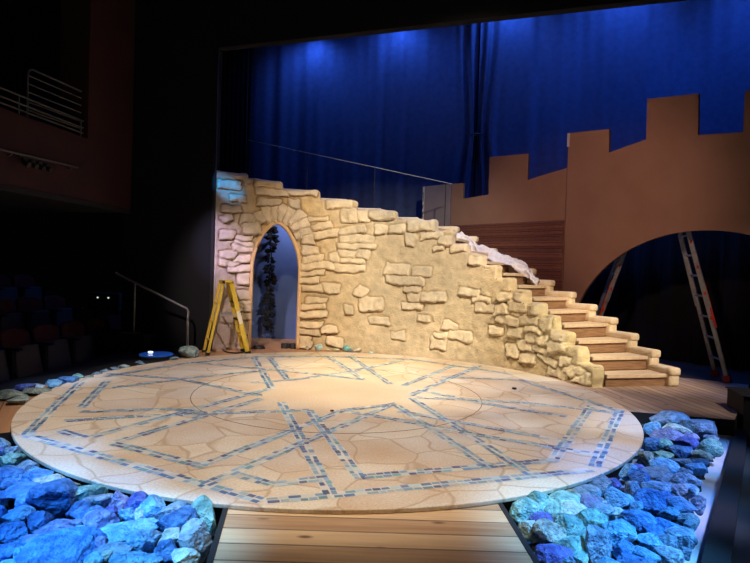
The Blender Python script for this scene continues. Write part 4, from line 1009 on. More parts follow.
# plain backing boards of the wall
b = MB()
for i in range(len(TOP)):
    a0, a1 = NEAR[i], NEAR[i + 1]; n = max(1, int((a1 - a0) / 2.5))
    for k in range(n):
        u0, u1 = a0 + (a1 - a0) * k / n, a0 + (a1 - a0) * (k + 1) / n
        zb = DECK
        if u1 > DR - 1.2 and u0 < DL + 1.2: zb = 2.3
        zt = TOP[i] - .05
        if u0 < NEAR[i] + .3: u0 += .3
        p = [wp(u0, Rw(u0) + .135, zb), wp(u1, Rw(u1) + .135, zb), wp(u1, Rw(u1) + .16, zb), wp(u0, Rw(u0) + .16, zb)]
        b.hexa([tuple(v - Vector(W0)) for v in p] + [tuple(v - Vector(W0) + Vector((0, 0, zt - zb))) for v in p])
b.build('backing', M['brown_dark'], wall)
# tan moulding round the doorway
pts = [wp(DL, Rw(DL) - .075, z) for z in np.linspace(DECK + .0, 1.40, 16)] + [wp(t, Rw(t) - .075, float(arch_z(t))) for t in np.linspace(DL, DR, 41)] + [wp(DR, Rw(DR) - .075, z) for z in np.linspace(1.40, DECK + .0, 16)]
b = MB(); b.tube([p - Vector(W0) for p in pts], .034, 8); b.build('door_trim', M['trim'], wall, smooth=True)
# ragged foam edge seen inside the left jamb
b = MB(); zs = np.linspace(DECK, 1.5, 19)
for z0, z1 in zip(zs[:-1], zs[1:]):
    for q in (0,):
        w0 = .03 + .07 * rnd.random(); w1 = .03 + .07 * rnd.random()
        pA = wp(DL, 4.0, z0); tdir = (wp(DL - 1, 4.0, 0) - wp(DL, 4.0, 0)).normalized(); rdir = (wp(DL, 5, 0) - wp(DL, 4, 0)).normalized()
        ring0 = [wp(DL, 3.9, z0), wp(DL, 3.9, z0) + tdir * w0 * .5, wp(DL, 4.05, z0) + tdir * w0, wp(DL, 4.05, z0)]
        ring1 = [wp(DL, 3.9, z1), wp(DL, 3.9, z1) + tdir * w1 * .5, wp(DL, 4.05, z1) + tdir * w1, wp(DL, 4.05, z1)]
        b.hexa([v - Vector(W0) for v in ring0 + ring1])
b.build('jamb_edge', M['trim'], wall)

# ------------------------------------------------------------------ staircase behind the wall
st = empty('staircase', wp(60, 4.2, DECK), 'curved wooden staircase climbing left behind the stone wall, edged in cream foam', 'staircase')
S0 = Vector(st.location)
def polyline_wedge(b, i, r0, r1, z0, z1, o0=0., o1=0., mi=0, m_=4):
    """a wedge of step i between radii r0..r1, straight nose from the inner to the outer angle"""
    for k in range(m_):
        f0, f1 = k / m_, (k + 1) / m_
        an = [NEAR[i] + (NEAR[i + 1] - NEAR[i]) * f + o0 for f in (f0, f1)]; ab = [BACK[i] + (BACK[i + 1] - BACK[i]) * f + o0 for f in (f0, f1)]
        q = [wp(an[0], r0, z0), wp(an[1], r0, z0), wp(ab[1], r1, z0), wp(ab[0], r1, z0)]
        b.hexa([v - S0 for v in q] + [v - S0 + Vector((0, 0, z1 - z0)) for v in q])
RIN = lambda i: Rw(NEAR[i]) + .19
ROUT = lambda i: 4.60 if i < 12 else 4.62 + .0
for i in range(len(TOP)):
    zt = TOP[i] - .12; zp = (TOP[i - 1] - .12) if i else DECK
    b = MB(); polyline_wedge(b, i, RIN(i), 4.6, zt - .05, zt); b.build('tread', M['tread'], st, bevel=.008)
    # riser board, set back under the nose
    b = MB(); a, c = wp(NEAR[i] + .45, RIN(i), 0), wp(BACK[i] + .35, 4.56, 0); d = (c - a).normalized(); nn = Vector((-d.y, d.x, 0)) * .02
    q = [a, c, c + nn, a + nn]
    b.hexa([v - S0 + Vector((0, 0, zp + .002)) for v in q] + [v - S0 + Vector((0, 0, zt - .052)) for v in q]); b.build('riser', M['riser'], st)
# rounded foam edge along the open side
def foam():
    bm = bmesh.new()
    def blk(t0, t1, z0, z1, r0, r1):
        q = [wp(t0, r0, 0), wp(t1, r0, 0), wp(t1, r1, 0), wp(t0, r1, 0)]
        vs = [bm.verts.new(v - S0 + Vector((0, 0, z))) for z in (z0, z1) for v in q]
        for f in ((3, 2, 1, 0), (4, 5, 6, 7), (0, 1, 5, 4), (1, 2, 6, 5), (2, 3, 7, 6), (3, 0, 4, 7)): bm.faces.new([vs[k] for k in f])
    for i in range(len(TOP)):
        zt = TOP[i] - .025; zp = (TOP[i - 1] - .03) if i else DECK - .0
        n = max(1, int((BACK[i + 1] - BACK[i]) / 3))
        blk(BACK[i] - .9, BACK[i + 1] + .6, zt - .115, zt, 4.56, 4.74)
        blk(BACK[i] - .62, BACK[i] + 1.5, zp - (.10 if i else 0), zt - .02, 4.56, 4.735)
    bmesh.ops.bevel(bm, geom=bm.edges[:] + bm.verts[:], offset=.036, segments=3, affect='EDGES', profile=.5)
    bmesh.ops.recalc_face_normals(bm, faces=bm.faces[:])
    me = bpy.data.meshes.new('edge_trim'); bm.to_mesh(me); bm.free()
    for p in me.polygons: p.use_smooth = True
    link('edge_trim', me, M['foam'], st)
foam()
b = MB()
for i in range(len(TOP)):    # plain side panel under the foam edge
    z0 = DECK if i < 9 else TOP[i] - .55
    a0, a1 = BACK[i] + .4, BACK[i + 1] + .4
    q = [wp(a0, 4.60, z0), wp(a1, 4.60, z0), wp(a1, 4.64, z0), wp(a0, 4.64, z0)]
    b.hexa([v - S0 for v in q] + [v - S0 + Vector((0, 0, TOP[i] - .14 - z0)) for v in q])
b.build('side_panel', M['brown_dark'], st)
for t_ in (66, 75, 85, 93, 120):
    i = max(k for k in range(len(TOP)) if BACK[k] <= t_)
    b = MB(); b.bar(wp(t_, 4.55, DECK) - S0, wp(t_, 4.55, TOP[i] - .16) - S0, .07, .07); b.build('support_post', M['brown_dark'], st)
# handrail of the stair's far side
hr = empty('handrail', wp(90, 4.8, 2.6), 'thin dark handrail sloping above the top of the stone wall', 'handrail')
H0 = Vector(hr.location); ra, rb = Vector(RAIL[0]), Vector(RAIL[1])
b = MB(); b.tube([ra - H0, rb - H0], .009, 8); b.build('rail', M['darkalu'], hr)
for f in (.0, .29, .62, .97):
    p = ra.lerp(rb, f); b = MB(); b.tube([p - H0, Vector((p.x, p.y, p.z - 1.15)) - H0], .008, 8); b.build('post', M['rubber'], hr)
# cloth thrown over the steps
def cloth():
    n, m_ = 60, 14; vs = []; fs = []
    A = np.array(CLOTH)
    for i in range(n + 1):
        u = i / n * (len(A) - 1); k = min(int(u), len(A) - 2); f = u - k
        pa = A[k] * (1 - f) + A[k + 1] * f
        for j in range(m_ + 1):
            v = j / m_; p = pa[:3] * (1 - v) + pa[3:] * v
            w = .05 * math.sin(v * 9.5 + 1.8 * math.sin(u * 1.1)) + .03 * math.sin(v * 21 + u * 2.1) + .012 * math.sin(u * 7 + v * 5) + .03 * math.sin(math.pi * v)
            vs.append((p[0] - .3 * w, p[1] - .75 * w, p[2] + .75 * w - .02))
    for i in range(n):
        for j in range(m_): k = i * (m_ + 1) + j; fs.append((k, k + 1, k + m_ + 2, k + m_ + 1))
    c = Vector(A[5][:3]); me = bpy.data.meshes.new('cloth'); me.from_pydata([tuple(Vector(v) - c) for v in vs], [], fs)
    for p in me.polygons: p.use_smooth = True
    o = link('drape_cloth', me, M['cloth'], loc=c); tag(o, 'crumpled white cloth trailing down over the upper stair treads', 'cloth')
    s = o.modifiers.new('thick', 'SOLIDIFY'); s.thickness = .012
cloth()

# ------------------------------------------------------------------ castle flats
FP = Vector((3.34, 10.0)); dR = Vector((1.61, -2.2)).normalized(); nR = Vector((-dR.y, dR.x)); dL = Vector((1.92, -2.0)).normalized(); nL = Vector((-dL.y, dL.x))
if nR.dot(FP) < 0: nR = -nR
if nL.dot(FP) < 0: nL = -nL
def flat(name, poly, d, nrm, th, m, parent, off=0.):
    bm = bmesh.new(); o0 = parent.location
    def P(s, z, o): q = FP + d * s + nrm * o; return Vector((q.x, q.y, z)) - Vector(o0)
    fv = [bm.verts.new(P(s, z, off)) for s, z in poly]; bv = [bm.verts.new(P(s, z, off + th)) for s, z in poly]
    n = len(poly)
    f = bm.faces.new(fv); f2 = bm.faces.new(bv[::-1]); f.normal_update(); f2.normal_update()
    for i in range(n):
        g = bm.faces.new([fv[i], bv[i], bv[(i + 1) % n], fv[(i + 1) % n]]); g.material_index = 1 if isinstance(m, list) else 0
    bmesh.ops.triangulate(bm, faces=[f, f2], ngon_method='EAR_CLIP'); bmesh.ops.recalc_face_normals(bm, faces=bm.faces[:])
    me = bpy.data.meshes.new(name); bm.to_mesh(me); bm.free()
    return link(name, me, m, parent)
fr = empty('castle_flat', (FP.x, FP.y, DECK), 'big brown battlement flat with a wide arched opening, behind the stairs on the right', 'stage flat')
arch = [(.12, DECK), (.14, .45)] + [(s, z) for s, z in ARCH[:-1]] + [(2.95, 2.03), (3.35, 1.85), (3.75, 1.5), (4.05, 1.0), (4.2, .4), (4.22, DECK)]
def smooth_arch():
    # one even curve through the opening: rises from the floor, crown at s = 2.3
    out = []
    for k in range(41):
        a = math.pi - math.pi * k / 40
        x, z = 2.28 + 2.16 * math.cos(a), 2.185 * (abs(math.sin(a)) ** .92)
        out.append((x, DECK + z * 1.0))
    return out
poly = [(0., DECK), (0., 3.962), (.774, 3.89), (.789, 3.50), (1.411, 3.61), (1.405, 4.243), (2.17, 4.15), (2.187, 3.544), (2.776, 3.482), (2.776, 4.04), (3.5, 3.95), (4.9, 3.9), (4.9, DECK)] + smooth_arch()[::-1]
flat('panel', poly, dR, nR, .05, [M['brown_flat'], M['brown_dark']], fr)
b = MB()
q = [FP + dR * s - nR * .004 for s in (-.02, .03)]
b.hexa([(p.x - FP.x, p.y - FP.y, 3.72 - DECK) for p in (q[0], q[1], q[1] - nR * .008, q[0] - nR * .008)] + [(p.x - FP.x, p.y - FP.y, 3.96 - DECK) for p in (q[0], q[1], q[1] - nR * .008, q[0] - nR * .008)])
b.build('corner_strip', M['white_edge'], fr)
fl = empty('castle_flat', (FP.x, FP.y, DECK), 'smaller brown battlement flat with a boarded lower half, left of the arch flat', 'stage flat')
poly = [(-2.592, DECK), (-2.592, 3.303), (-2.28, 3.286), (-2.28, 2.964), (-1.655, 3.003), (-1.655, 3.744), (-.79, 3.70), (-.79, 3.208), (-.01, 3.35), (-.01, DECK)]
flat('panel', poly, dL, nL, .05, [M['brown_flat'], M['brown_dark']], fl)
pp = MB()
q0, q1 = FP + dL * -2.49, FP + dL * -.02
pb = bpy.data.objects  # boards fixed to the lower front
b = MB(); zz = .25
while zz < 2.40:
    z1 = min(zz + .099, 2.42)
    a_, c_ = q0 - nL * .003, q1 - nL * .003
    ring_ = [a_, c_, c_ - nL * .02, a_ - nL * .02]
    b.hexa([(v.x - FP.x, v.y - FP.y, zz - DECK) for v in ring_] + [(v.x - FP.x, v.y - FP.y, z1 - DECK) for v in ring_]); zz += .105
b.build('boarding', M['plank'], fl, bevel=.004)
fg = empty('grey_flat', ((FP + dL * -3.0).x, (FP + dL * -3.0).y, DECK), 'narrow grey flat with a white marked edge, left end of the battlement flats', 'stage flat')
flat('panel', [(-3.34, DECK), (-3.34, 3.309), (-2.628, 3.30), (-2.628, DECK)], dL, nL, .05, M['grey_flat'], fg)
flat('white_edge', [(-3.384, DECK), (-3.384, 3.30), (-3.342, 3.305), (-3.342, DECK)], dL, nL, .07, M['white_edge'], fg, -.01)
mk = MB()      # dark brush marks on the white edge: a 3, a slash, a 2
def mark(pts):
    c = fg.location
    v = [];
    for s, z in pts:
        q = FP + dL * (-3.363 + s) - nL * .016; v.append((q.x - c.x, q.y - c.y, z - c.z))
    mk.tube(v, .006, 6)
mark([(-.015, 3.16), (.01, 3.17), (.018, 3.12), (.0, 3.08), (.018, 3.05), (.012, 2.99), (-.015, 2.98)])
mark([(-.016, 2.90), (-.012, 2.82), (.018, 2.90)])
mark([(-.016, 2.74), (.016, 2.75), (-.012, 2.66), (.018, 2.62)])
mk.build('brush_mark', M['rubber'], fg)

# black drape added to hide the blue-lit curtain and keep the arch dark
vs = []; fs = []
for i in range(121):
    s_ = -1.9 + 7.9 * i / 120
    for j in range(2):
        q = FP + dR * s_ + nR * (1.75 + .05 * math.sin(i * .8) + .03 * math.sin(i * 1.9)); vs.append((q.x, q.y, (DECK if j == 0 else 2.75)))
for i in range(120): fs.append((2 * i, 2 * i + 2, 2 * i + 3, 2 * i + 1))
c_ = Vector(vs[120]); me = bpy.data.meshes.new('added_black_drape'); me.from_pydata([tuple(Vector(v) - c_) for v in vs], [], fs)
for p in me.polygons: p.use_smooth = True
o = link('added_black_drape', me, M['void'], loc=c_); tag(o, 'added black drape darkening the arched opening behind the grey ladder', 'curtain')
s = o.modifiers.new('thick', 'SOLIDIFY'); s.thickness = .02
# ------------------------------------------------------------------ ladders
def stepladder():
    nl = Vector((-2.665, 9.063, DECK)); sp = Vector((.90, .43, 0)).normalized(); w = Vector((-.45, .89, 0)).normalized()
    t = empty('stepladder', nl + sp * .33 + w * .2, 'yellow stepladder standing open left of the arched doorway', 'ladder')
    o = Vector(t.location); hz = 1.19
    LN, LF, RN, RF = nl, nl + w * .36, nl + sp * .66 + w * .02, nl + sp * .66 + w * .36
    apexN, apexF = nl + sp * .30 + w * .06 + Vector((0, 0, hz)), nl + sp * .30 + w * .33 + Vector((0, 0, hz))
    for nm, a, c, wd in (('rear_rail', LN, apexN - sp * .06, .045), ('rear_rail', LF, apexF - sp * .06, .045), ('front_rail', RN, apexN + sp * .06, .075), ('front_rail', RF, apexF + sp * .06, .075)):
        b = MB(); b.bar(a - o, c - o, .028, wd, up=sp); r_ = b.build(nm, M['yellow'], t, bevel=.005)
        b = MB(); q = a.lerp(c, .02); b.bar(a - o, q - o + Vector((0, 0, .02)), .045, wd + .014, up=sp); b.build('foot', M['rubber'], r_)
        if nm == 'front_rail' and a is RN:
            b = MB(); p0, p1 = a.lerp(c, .42), a.lerp(c, .60); out = (p1 - p0).normalized().cross(sp).normalized()
            if out.y > 0: out = -out
            b.bar(p0 - o + out * .0155, p1 - o + out * .0155, .004, wd * .8, up=sp); b.build('label', M['label'], r_)
    for k, f in enumerate((.24, .48, .72)):
        pa, pc = RN.lerp(apexN + sp * .06, f), RF.lerp(apexF + sp * .06, f)
        b = MB(); b.bar(pa - o, pc - o, .085, .025); b.build('step', M['rubber'] if k else M['yellow'], t)
    for f in (.2, .45, .7):
        b = MB(); b.bar(LN.lerp(apexN - sp * .06, f) - o, LF.lerp(apexF - sp * .06, f) - o, .03, .02); b.build('cross_brace', M['yellow'], t)
    for a0, a1, c in ((LN, RN, apexN), (LF, RF, apexF)):
        b = MB(); b.bar(a0.lerp(c - sp * .06, .55) - o, a1.lerp(c + sp * .06, .55) - o, .008, .022); b.build('spreader', M['alu'], t)
    b = MB(); b.bar(apexN - o - w * .04 + Vector((0, 0, .01)), apexF - o + w * .04 + Vector((0, 0, .01)), .17, .05); b.build('top_cap', M['yellow'], t, bevel=.012)
    b = MB(); b.bar(apexN - o - sp * .085 - w * .03, apexN - o - sp * .05 - w * .045, .05, .05); b.build('cap_end', M['rubber'], t)
stepladder()
def tall_ladder():
    base = Vector((5.121, 8.074, DECK)); sp = Vector((-dR.x, -dR.y, 0)); w = Vector((.24, .97, 0)).normalized()
    if w.y < 0: w = -w
    apex = Vector((4.503, 8.918, 3.5)); lf = Vector((3.931, 9.7, 0)); lp = Vector((4.171, 9.373, 0))
    t = empty('folding_ladder', (4.4, 9.1, DECK), 'tall grey folding ladder with red fittings standing behind the arched flat', 'ladder')
    o = Vector(t.location)
    e = lf + (lf - lp) * ((.791 - DECK) / (1.932 - .791)); e.z = DECK     # foot of the far section
    wd0, wd1 = .50, .34
    ax = apex
    for nm, foot, sgn in (('near_section', base, 1), ('far_section', e, -1)):
        fN, fF = foot, foot + w * wd0; aN, aF = ax + w * .06 + sp * (-sgn * .03), ax + w * (.06 + wd1) + sp * (-sgn * .03)
        sec = MB(); sec.bar(fN - o, aN - o, .03, .058, up=sp); s_ = sec.build(nm, M['darkalu'], t, bevel=.006)
        b = MB(); b.bar(fF - o, aF - o, .03, .058, up=sp); b.build('rail', M['darkalu'], s_, bevel=.006)
        # outer sleeve over the lower part
        for A_, B_, dd in ((fN, aN, -1), (fF, aF, 1)):
            b = MB(); p0, p1 = A_.lerp(B_, .30), A_.lerp(B_, .62); b.bar(p0 - o + w * dd * .03, p1 - o + w * dd * .03, .018, .07, up=sp); b.build('sleeve', M['darkalu'], s_)
            b = MB(); b.bar(A_ - o - w * .0 + Vector((0, 0, .0)), A_.lerp(B_, .028) - o, .055, .10, up=sp); b.build('foot', M['red_plastic'], s_)
            for f in (.26, .36, .47, .58):
                b = MB(); p = A_.lerp(B_, f); b.bar(p - o + w * dd * .02, p - o + w * dd * .05, .035, .05, up=(0, 0, 1)); b.build('lock', M['red_plastic'], s_)
        b = MB(); p0, p1 = fN.lerp(aN, .22), fN.lerp(aN, .40); b.bar(p0 - o - w * .022 - sp * sgn * .03, p1 - o - w * .022 - sp * sgn * .03, .01, .03, up=sp); b.build('red_stripe', M['orange_plastic'] if sgn < 0 else M['red_plastic'], s_)
        for k in range(1, 11):
            f = k / 11.5; b = MB(); b.tube([fN.lerp(aN, f) - o, fF.lerp(aF, f) - o], .016, 8); b.build('rung', M['darkalu'], s_)
    b = MB(); b.bar(ax + w * .0 - o, ax + w * .46 - o, .12, .09); b.build('hinge', M['rubber'], t)
tall_ladder()

# ------------------------------------------------------------------ behind the doorway
pn = empty('painted_panel', (-2.0, 11.5, DECK), 'dark blue painted backing panel seen through the arched doorway', 'panel')
b = MB(); b.box((0, .03, 1.45), (2.3, .05, 2.9)); b.build('board', M['blue_panel'], pn)
for x, z, w_, h_ in ((-.52, 1.32, .10, .12), (-.55, .62, .08, .06), (-.45, 1.85, .12, .10), (-.58, .95, .06, .05), (-.25, 2.2, .2, .10), (-.52, .3, .07, .05)):
    b = MB(); k = 14; vs = [(x + w_ * math.cos(2 * math.pi * i / k) * (1 + .25 * math.sin(3 * i)), -.001, z + h_ * math.sin(2 * math.pi * i / k)) for i in range(k)]
    b.add([(v[0], .004, v[2]) for v in vs] + vs, [tuple(range(k, 2 * k))] + [(i, (i + 1) % k, k + (i + 1) % k, k + i) for i in range(k)])
    b.build('cloud_patch', M['cloud'], pn)
ga_ = empty('leaf_garland', (-2.10, 11.26, 2.62), 'dark hanging garland of ragged leaves in front of the blue panel in the doorway', 'garland')
b = MB(); b.tube([(.02 * math.sin(k), 0, -.13 * k) for k in range(20)], .012, 6); b.build('cord', M['leaf'], ga_)
b = MB(); r2 = random.Random(3)
for k in range(135):
    z = -.35 - 2.1 * k / 135; a = r2.uniform(0, 2 * math.pi); L_ = r2.uniform(.08, .18); W_ = L_ * .34; dz = r2.uniform(-.9, .35)
    d = Vector((math.cos(a), math.sin(a) * .45, dz)).normalized(); s_ = d.cross(Vector((0, 1, .2))).normalized(); c = Vector((.02 * math.sin(z * 7), 0, z))
    up = d.cross(s_) * .012
    b.add([c, c + d * L_ * .5 + s_ * W_ + up, c + d * L_, c + d * L_ * .5 - s_ * W_ + up, c + d * L_ * .5 + up * 2.2], [(0, 1, 4), (1, 2, 4), (2, 3, 4), (3, 0, 4)])
o = b.build('leaf', M['leaf'], ga_); o['kind'] = 'stuff'

# ------------------------------------------------------------------ curtains
def curtain_line(x): return 14.3 - .25 * (x + 3.9)
def curtain(name, xa, xb, label, side, zb=DECK):
    nx = int(abs(xb - xa) / .035); nz = 46; vs = []; fs = []
    ztie = 4.55
    for i in range(nx + 1):
        u0 = xa + (xb - xa) * i / nx
        for j in range(nz + 1):
            z = zb + (8.6 - zb) * j / nz
            d = abs(u0 - (xb if side > 0 else xa)) if side else 9
            c = 1.
            if side and d < 2.0:       # gathered towards the tie at the join of the two drapes
                g = math.exp(-((z - ztie) / (1.5 if z > ztie else .9)) ** 2); pull = g * .62 * math.exp(-(d / .55) ** 2)
                c = 1 - pull
            x = (xb - side * d * c) if side > 0 else ((xa + d * c) if side < 0 else u0)
            fold = .034 * math.sin(u0 * 9 + 1.3 * math.sin(u0 * 2.1)) + .018 * math.sin(u0 * 21 + 2 * math.sin(u0 * 1.3)) + .02 * math.sin(u0 * 3 + z * .25)
            fold *= .65 + .5 * noise.noise((u0 * .7, z * .12, 3))
            if side: fold += .12 * math.exp(-(d / .45) ** 2) * math.sin(d * 26) * (.35 + .65 * math.exp(-((z - ztie - .5) / 2.2) ** 2))
            vs.append((x, curtain_line(x) + fold, z))
    for i in range(nx):
        for j in range(nz): k = i * (nz + 1) + j; fs.append((k, k + nz + 1, k + nz + 2, k + 1))
    me = bpy.data.meshes.new(name); c = Vector(((xa + xb) / 2, curtain_line((xa + xb) / 2), zb)); me.from_pydata([tuple(Vector(v) - c) for v in vs], [], fs)
    for p in me.polygons: p.use_smooth = True
    o = link(name, me, M['curtain'], loc=c); return tag(o, label, 'curtain')
JX = 2.17
curtain('stage_curtain', -3.25, JX, 'left half of the blue-lit black backdrop curtain, behind the stone wall', 1)
curtain('stage_curtain', JX + .03, 10.5, 'right half of the blue-lit black backdrop curtain, behind the castle flats', -1)
b = MB(); zt = 4.55; b.tube([(JX + .12 * math.cos(a), curtain_line(JX) - .05 + .12 * math.sin(a), zt) for a in np.linspace(0, 2 * math.pi, 25)[:-1]], .018, 6, close=True)
o = b.build('curtain_tie', M['rubber']); tag(o, 'dark cord tied round the gathered join of the two curtains', 'tie')
# narrow black leg at the left of the opening
vs = []; fs = []
for i in range(41):
    for j in range(2): vs.append((-3.75 + .62 * i / 40, 13.3 + .05 * math.sin(i * .9), DECK if j == 0 else 8.4))
for i in range(40): fs.append((2 * i, 2 * i + 2, 2 * i + 3, 2 * i + 1))
me = bpy.data.meshes.new('leg_curtain'); me.from_pydata(vs, [], fs)
for p in me.polygons: p.use_smooth = True
o = link('leg_curtain', me, M['void']); tag(o, 'narrow black side curtain hanging at the left of the stage opening', 'curtain')
s = o.modifiers.new('thick', 'SOLIDIFY'); s.thickness = .02
# hanging pipe and five blue lanterns behind the header
t = empty('lighting_pipe', (3.0, 11.9, 8.35), 'black lighting pipe above the blue pools on the curtain', 'pipe')
b = MB(); b.tube([(-6.2, 1.55, 0), (6.5, -1.62, 0)], .03); b.build('pipe', M['rubber'], t)

# ------------------------------------------------------------------ black box, cables, small things
b = MB(); b.box((0, 0, .185), (.62, .5, .37)); b.box((0, 0, .376), (.66, .54, .015)); o = b.build('black_box', M['black'], loc=(4.42, 6.28, PIT + .006), bevel=.008); o.rotation_euler = (0, 0, R(-14))
tag(o, 'plain black box standing beside the right deck corner', 'box')
def curve(name, pts, r, label):
    c = Vector(pts[0]); P = [Vector(p) for p in pts]; out = []
    for i in range(len(P) - 1):
        p0, p1, p2, p3 = P[max(i - 1, 0)], P[i], P[i + 1], P[min(i + 2, len(P) - 1)]
        for k in range(6):
            t_ = k / 6; out.append(.5 * ((2 * p1) + (p2 - p0) * t_ + (2 * p0 - 5 * p1 + 4 * p2 - p3) * t_ ** 2 + (3 * p1 - p0 - 3 * p2 + p3) * t_ ** 3))
    out.append(P[-1]); b = MB(); b.tube([p - c for p in out], r, 8); o = b.build(name, M['rubber'], loc=c, smooth=True); return tag(o, label, 'cable')
z = DECK + .012
curve('cable', [(-2.62, 9.75, z), (-2.45, 9.42, z), (-2.25, 9.36, z), (-2.15, 9.62, z), (-2.2, 9.8, z), (-2.12, 9.95, z)], .011, 'black cable looping on the floor under the yellow stepladder')
t = empty('cable_coil', (-2.03, 9.98, DECK), 'small flat coil of black cable at the left foot of the doorway', 'cable')
for k in range(3):
    b = MB(); b.tube([((.11 - .012 * k) * math.cos(a), .07 * math.sin(a), .012 + .018 * k) for a in np.linspace(0, 2 * math.pi, 25)[:-1]], .011, 6, close=True); b.build('loop', M['rubber'], t, smooth=True)
t = empty('cable_bundle', (-1.53, 10.17, DECK), 'chunky black bundle lying at the right foot of the doorway', 'bundle')
for dx, rr in ((-.06, .062), (.075, .055)):
    b = MB()
    for k in range(4): b.tube([(dx + rr * math.cos(a), .05 * math.sin(a), .014 + .02 * k) for a in np.linspace(0, 2 * math.pi, 19)[:-1]], .016, 6, close=True)
    b.build('loop', M['rubber'], t, smooth=True)
b = MB(); b.bar((-.1, 0, .04), (.12, -.01, .05), .05, .05); b.build('strap', M['seat_grey'], t, bevel=.012)

# ------------------------------------------------------------------ rocks
def rock_mesh(name, seed, w, d, h):
    r3 = random.Random(seed); bm = bmesh.new(); bmesh.ops.create_icosphere(bm, subdivisions=4 if max(w, d, h) > .1 else 3, radius=1)
    planes = []
    for _ in range(r3.randint(9, 13)):
        v = Vector((r3.gauss(0, 1), r3.gauss(0, 1), r3.gauss(0, .8))).normalized(); planes.append((v, r3.uniform(.55, .9)))
    off = Vector((r3.uniform(0, 50), r3.uniform(0, 50), 0))
    for v in bm.verts:
        p = v.co.copy() * 1.12
        for n_, dd in planes:
            e = p.dot(n_) - dd
            if e > 0: p -= n_ * e * .93
        p += p.normalized() * (noise.noise(p * 1.6 + off) * .10 + noise.noise(p * 5 + off) * .035)
        v.co = p
    lo = Vector([min(v.co[i] for v in bm.verts) for i in range(3)]); hi = Vector([max(v.co[i] for v in bm.verts) for i in range(3)])
    for v in bm.verts:
        for i, s_ in enumerate((w, d, h)): v.co[i] = (v.co[i] - (lo[i] + hi[i]) / 2) / (hi[i] - lo[i]) * s_
    me = bpy.data.meshes.new(name); bm.to_mesh(me); bm.free(); return me
seed = 100
for tab, nm, cat, grp in ((ROCKS_LEFT, 'rock', 'rock', 'rocks in the left pile'), (ROCKS_RIGHT, 'rock', 'rock', 'rocks in the right pile'), (ROCKS_REAR, 'rock', 'rock', 'rocks behind the rear left rim'), (STONES_WALL, 'stone', 'stone', 'small stones at the wall foot')):
    for (x, y, z, w, d, h, rot, c, lab) in tab:
        seed += 1
        o = link(nm, rock_mesh(nm, seed, *( (w * 1.16, d * 1.16, h * 1.15) if tab in (ROCKS_LEFT, ROCKS_RIGHT) else ((w * 1.3, d * 1.5, h * 1.1) if tab is ROCKS_REAR else (w, d, h)))), M['rock_' + c], loc=(x, y, z)); o.rotation_euler = (0, 0, R(rot)); tag(o, lab, cat, grp)
def bed(name, poly, label):
    """loose small stone filling under the big rocks, coloured dark as gap shade"""
    b = MB(); r4 = random.Random(len(poly) * 7)
    xs = [p[0] for p in poly]; ys = [p[1] for p in poly]
    def inside(x, y):
        c = False
        for i in range(len(poly)):
            x0, y0 = poly[i]; x1, y1 = poly[i - 1]
            if (y0 > y) != (y1 > y) and x < (x1 - x0) * (y - y0) / (y1 - y0) + x0: c = not c
        return c
    st_ = .075; x = min(xs)
    while x < max(xs):
        y = min(ys)
        while y < max(ys):
            px, py = x + r4.uniform(-.02, .02), y + r4.uniform(-.02, .02)
            if inside(px, py) and math.hypot(px - CX, py - CY) > RD + .0:
                s_ = r4.uniform(.04, .062); k = len(b.v)
                ring0 = [(px + s_ * r4.uniform(.8, 1.1) * math.cos(a), py + s_ * r4.uniform(.8, 1.1) * math.sin(a), PIT + .001) for a in np.linspace(0, 2 * math.pi, 7)[:-1]]
                zt = PIT + r4.uniform(.05, .085)
                ring1 = [(px + (q[0] - px) * .6, py + (q[1] - py) * .6, zt + r4.uniform(-.012, .012)) for q in ring0]
                b.add(ring0 + ring1, [tuple(range(6, 12))] + [(i, (i + 1) % 6, 6 + (i + 1) % 6, 6 + i) for i in range(6)])
            y += st_
        x += st_
    o = b.build(name, M['fill']); tag(o, label, 'gravel', None, 'stuff')
bed('rock_fill', [(-3.0, 4.45), (-2.6, 4.1), (-.9, 3.38), (-.8, 2.55), (-2.9, 2.55), (-3.3, 3.6)], 'small loose stones coloured dark as gap shade under the left pile')
bed('rock_fill', [(2.75, 6.05), (3.55, 5.85), (3.45, 5.6), (1.62, 3.0), (1.35, 2.6), (.92, 2.6), (.9, 3.5), (2.1, 4.3)], 'small loose stones coloured dark as gap shade under the right pile')

# ------------------------------------------------------------------ light
def spot(name, loc, tgt, power, col, ang, blend=.6, size=.15):
    l = bpy.data.lights.new(name, 'SPOT'); l.energy = power; l.color = col; l.spot_size = R(ang); l.spot_blend = blend; l.shadow_soft_size = size
    o = bpy.data.objects.new(name, l); COL.objects.link(o); o.location = loc
    o.rotation_euler = (Vector(tgt) - Vector(loc)).to_track_quat('-Z', 'Y').to_euler(); return o
def gobo(o, axis, freq, soft=.25):
    """a patterned lantern: wavy streaks across the beam"""
    l = o.data; l.use_nodes = True; nt = l.node_tree; N = nt.nodes; L = nt.links
    e = next(n for n in N if n.type == 'EMISSION'); g = N.new('ShaderNodeNewGeometry'); mp = N.new('ShaderNodeMapping')
    mp.inputs['Scale'].default_value = axis; L.new(g.outputs['Incoming'], mp.inputs[0])
    nz = N.new('ShaderNodeTexNoise'); nz.inputs['Scale'].default_value = freq; nz.inputs['Detail'].default_value = 1.5; nz.inputs['Distortion'].default_value = .4
    L.new(mp.outputs[0], nz.inputs['Vector']); mr = N.new('ShaderNodeMapRange'); mr.inputs[1].default_value = .5 - soft / 2; mr.inputs[2].default_value = .5 + soft / 2; mr.inputs[3].default_value = .0
    L.new(nz.outputs['Fac'], mr.inputs[0]); L.new(mr.outputs[0], e.inputs['Strength'])
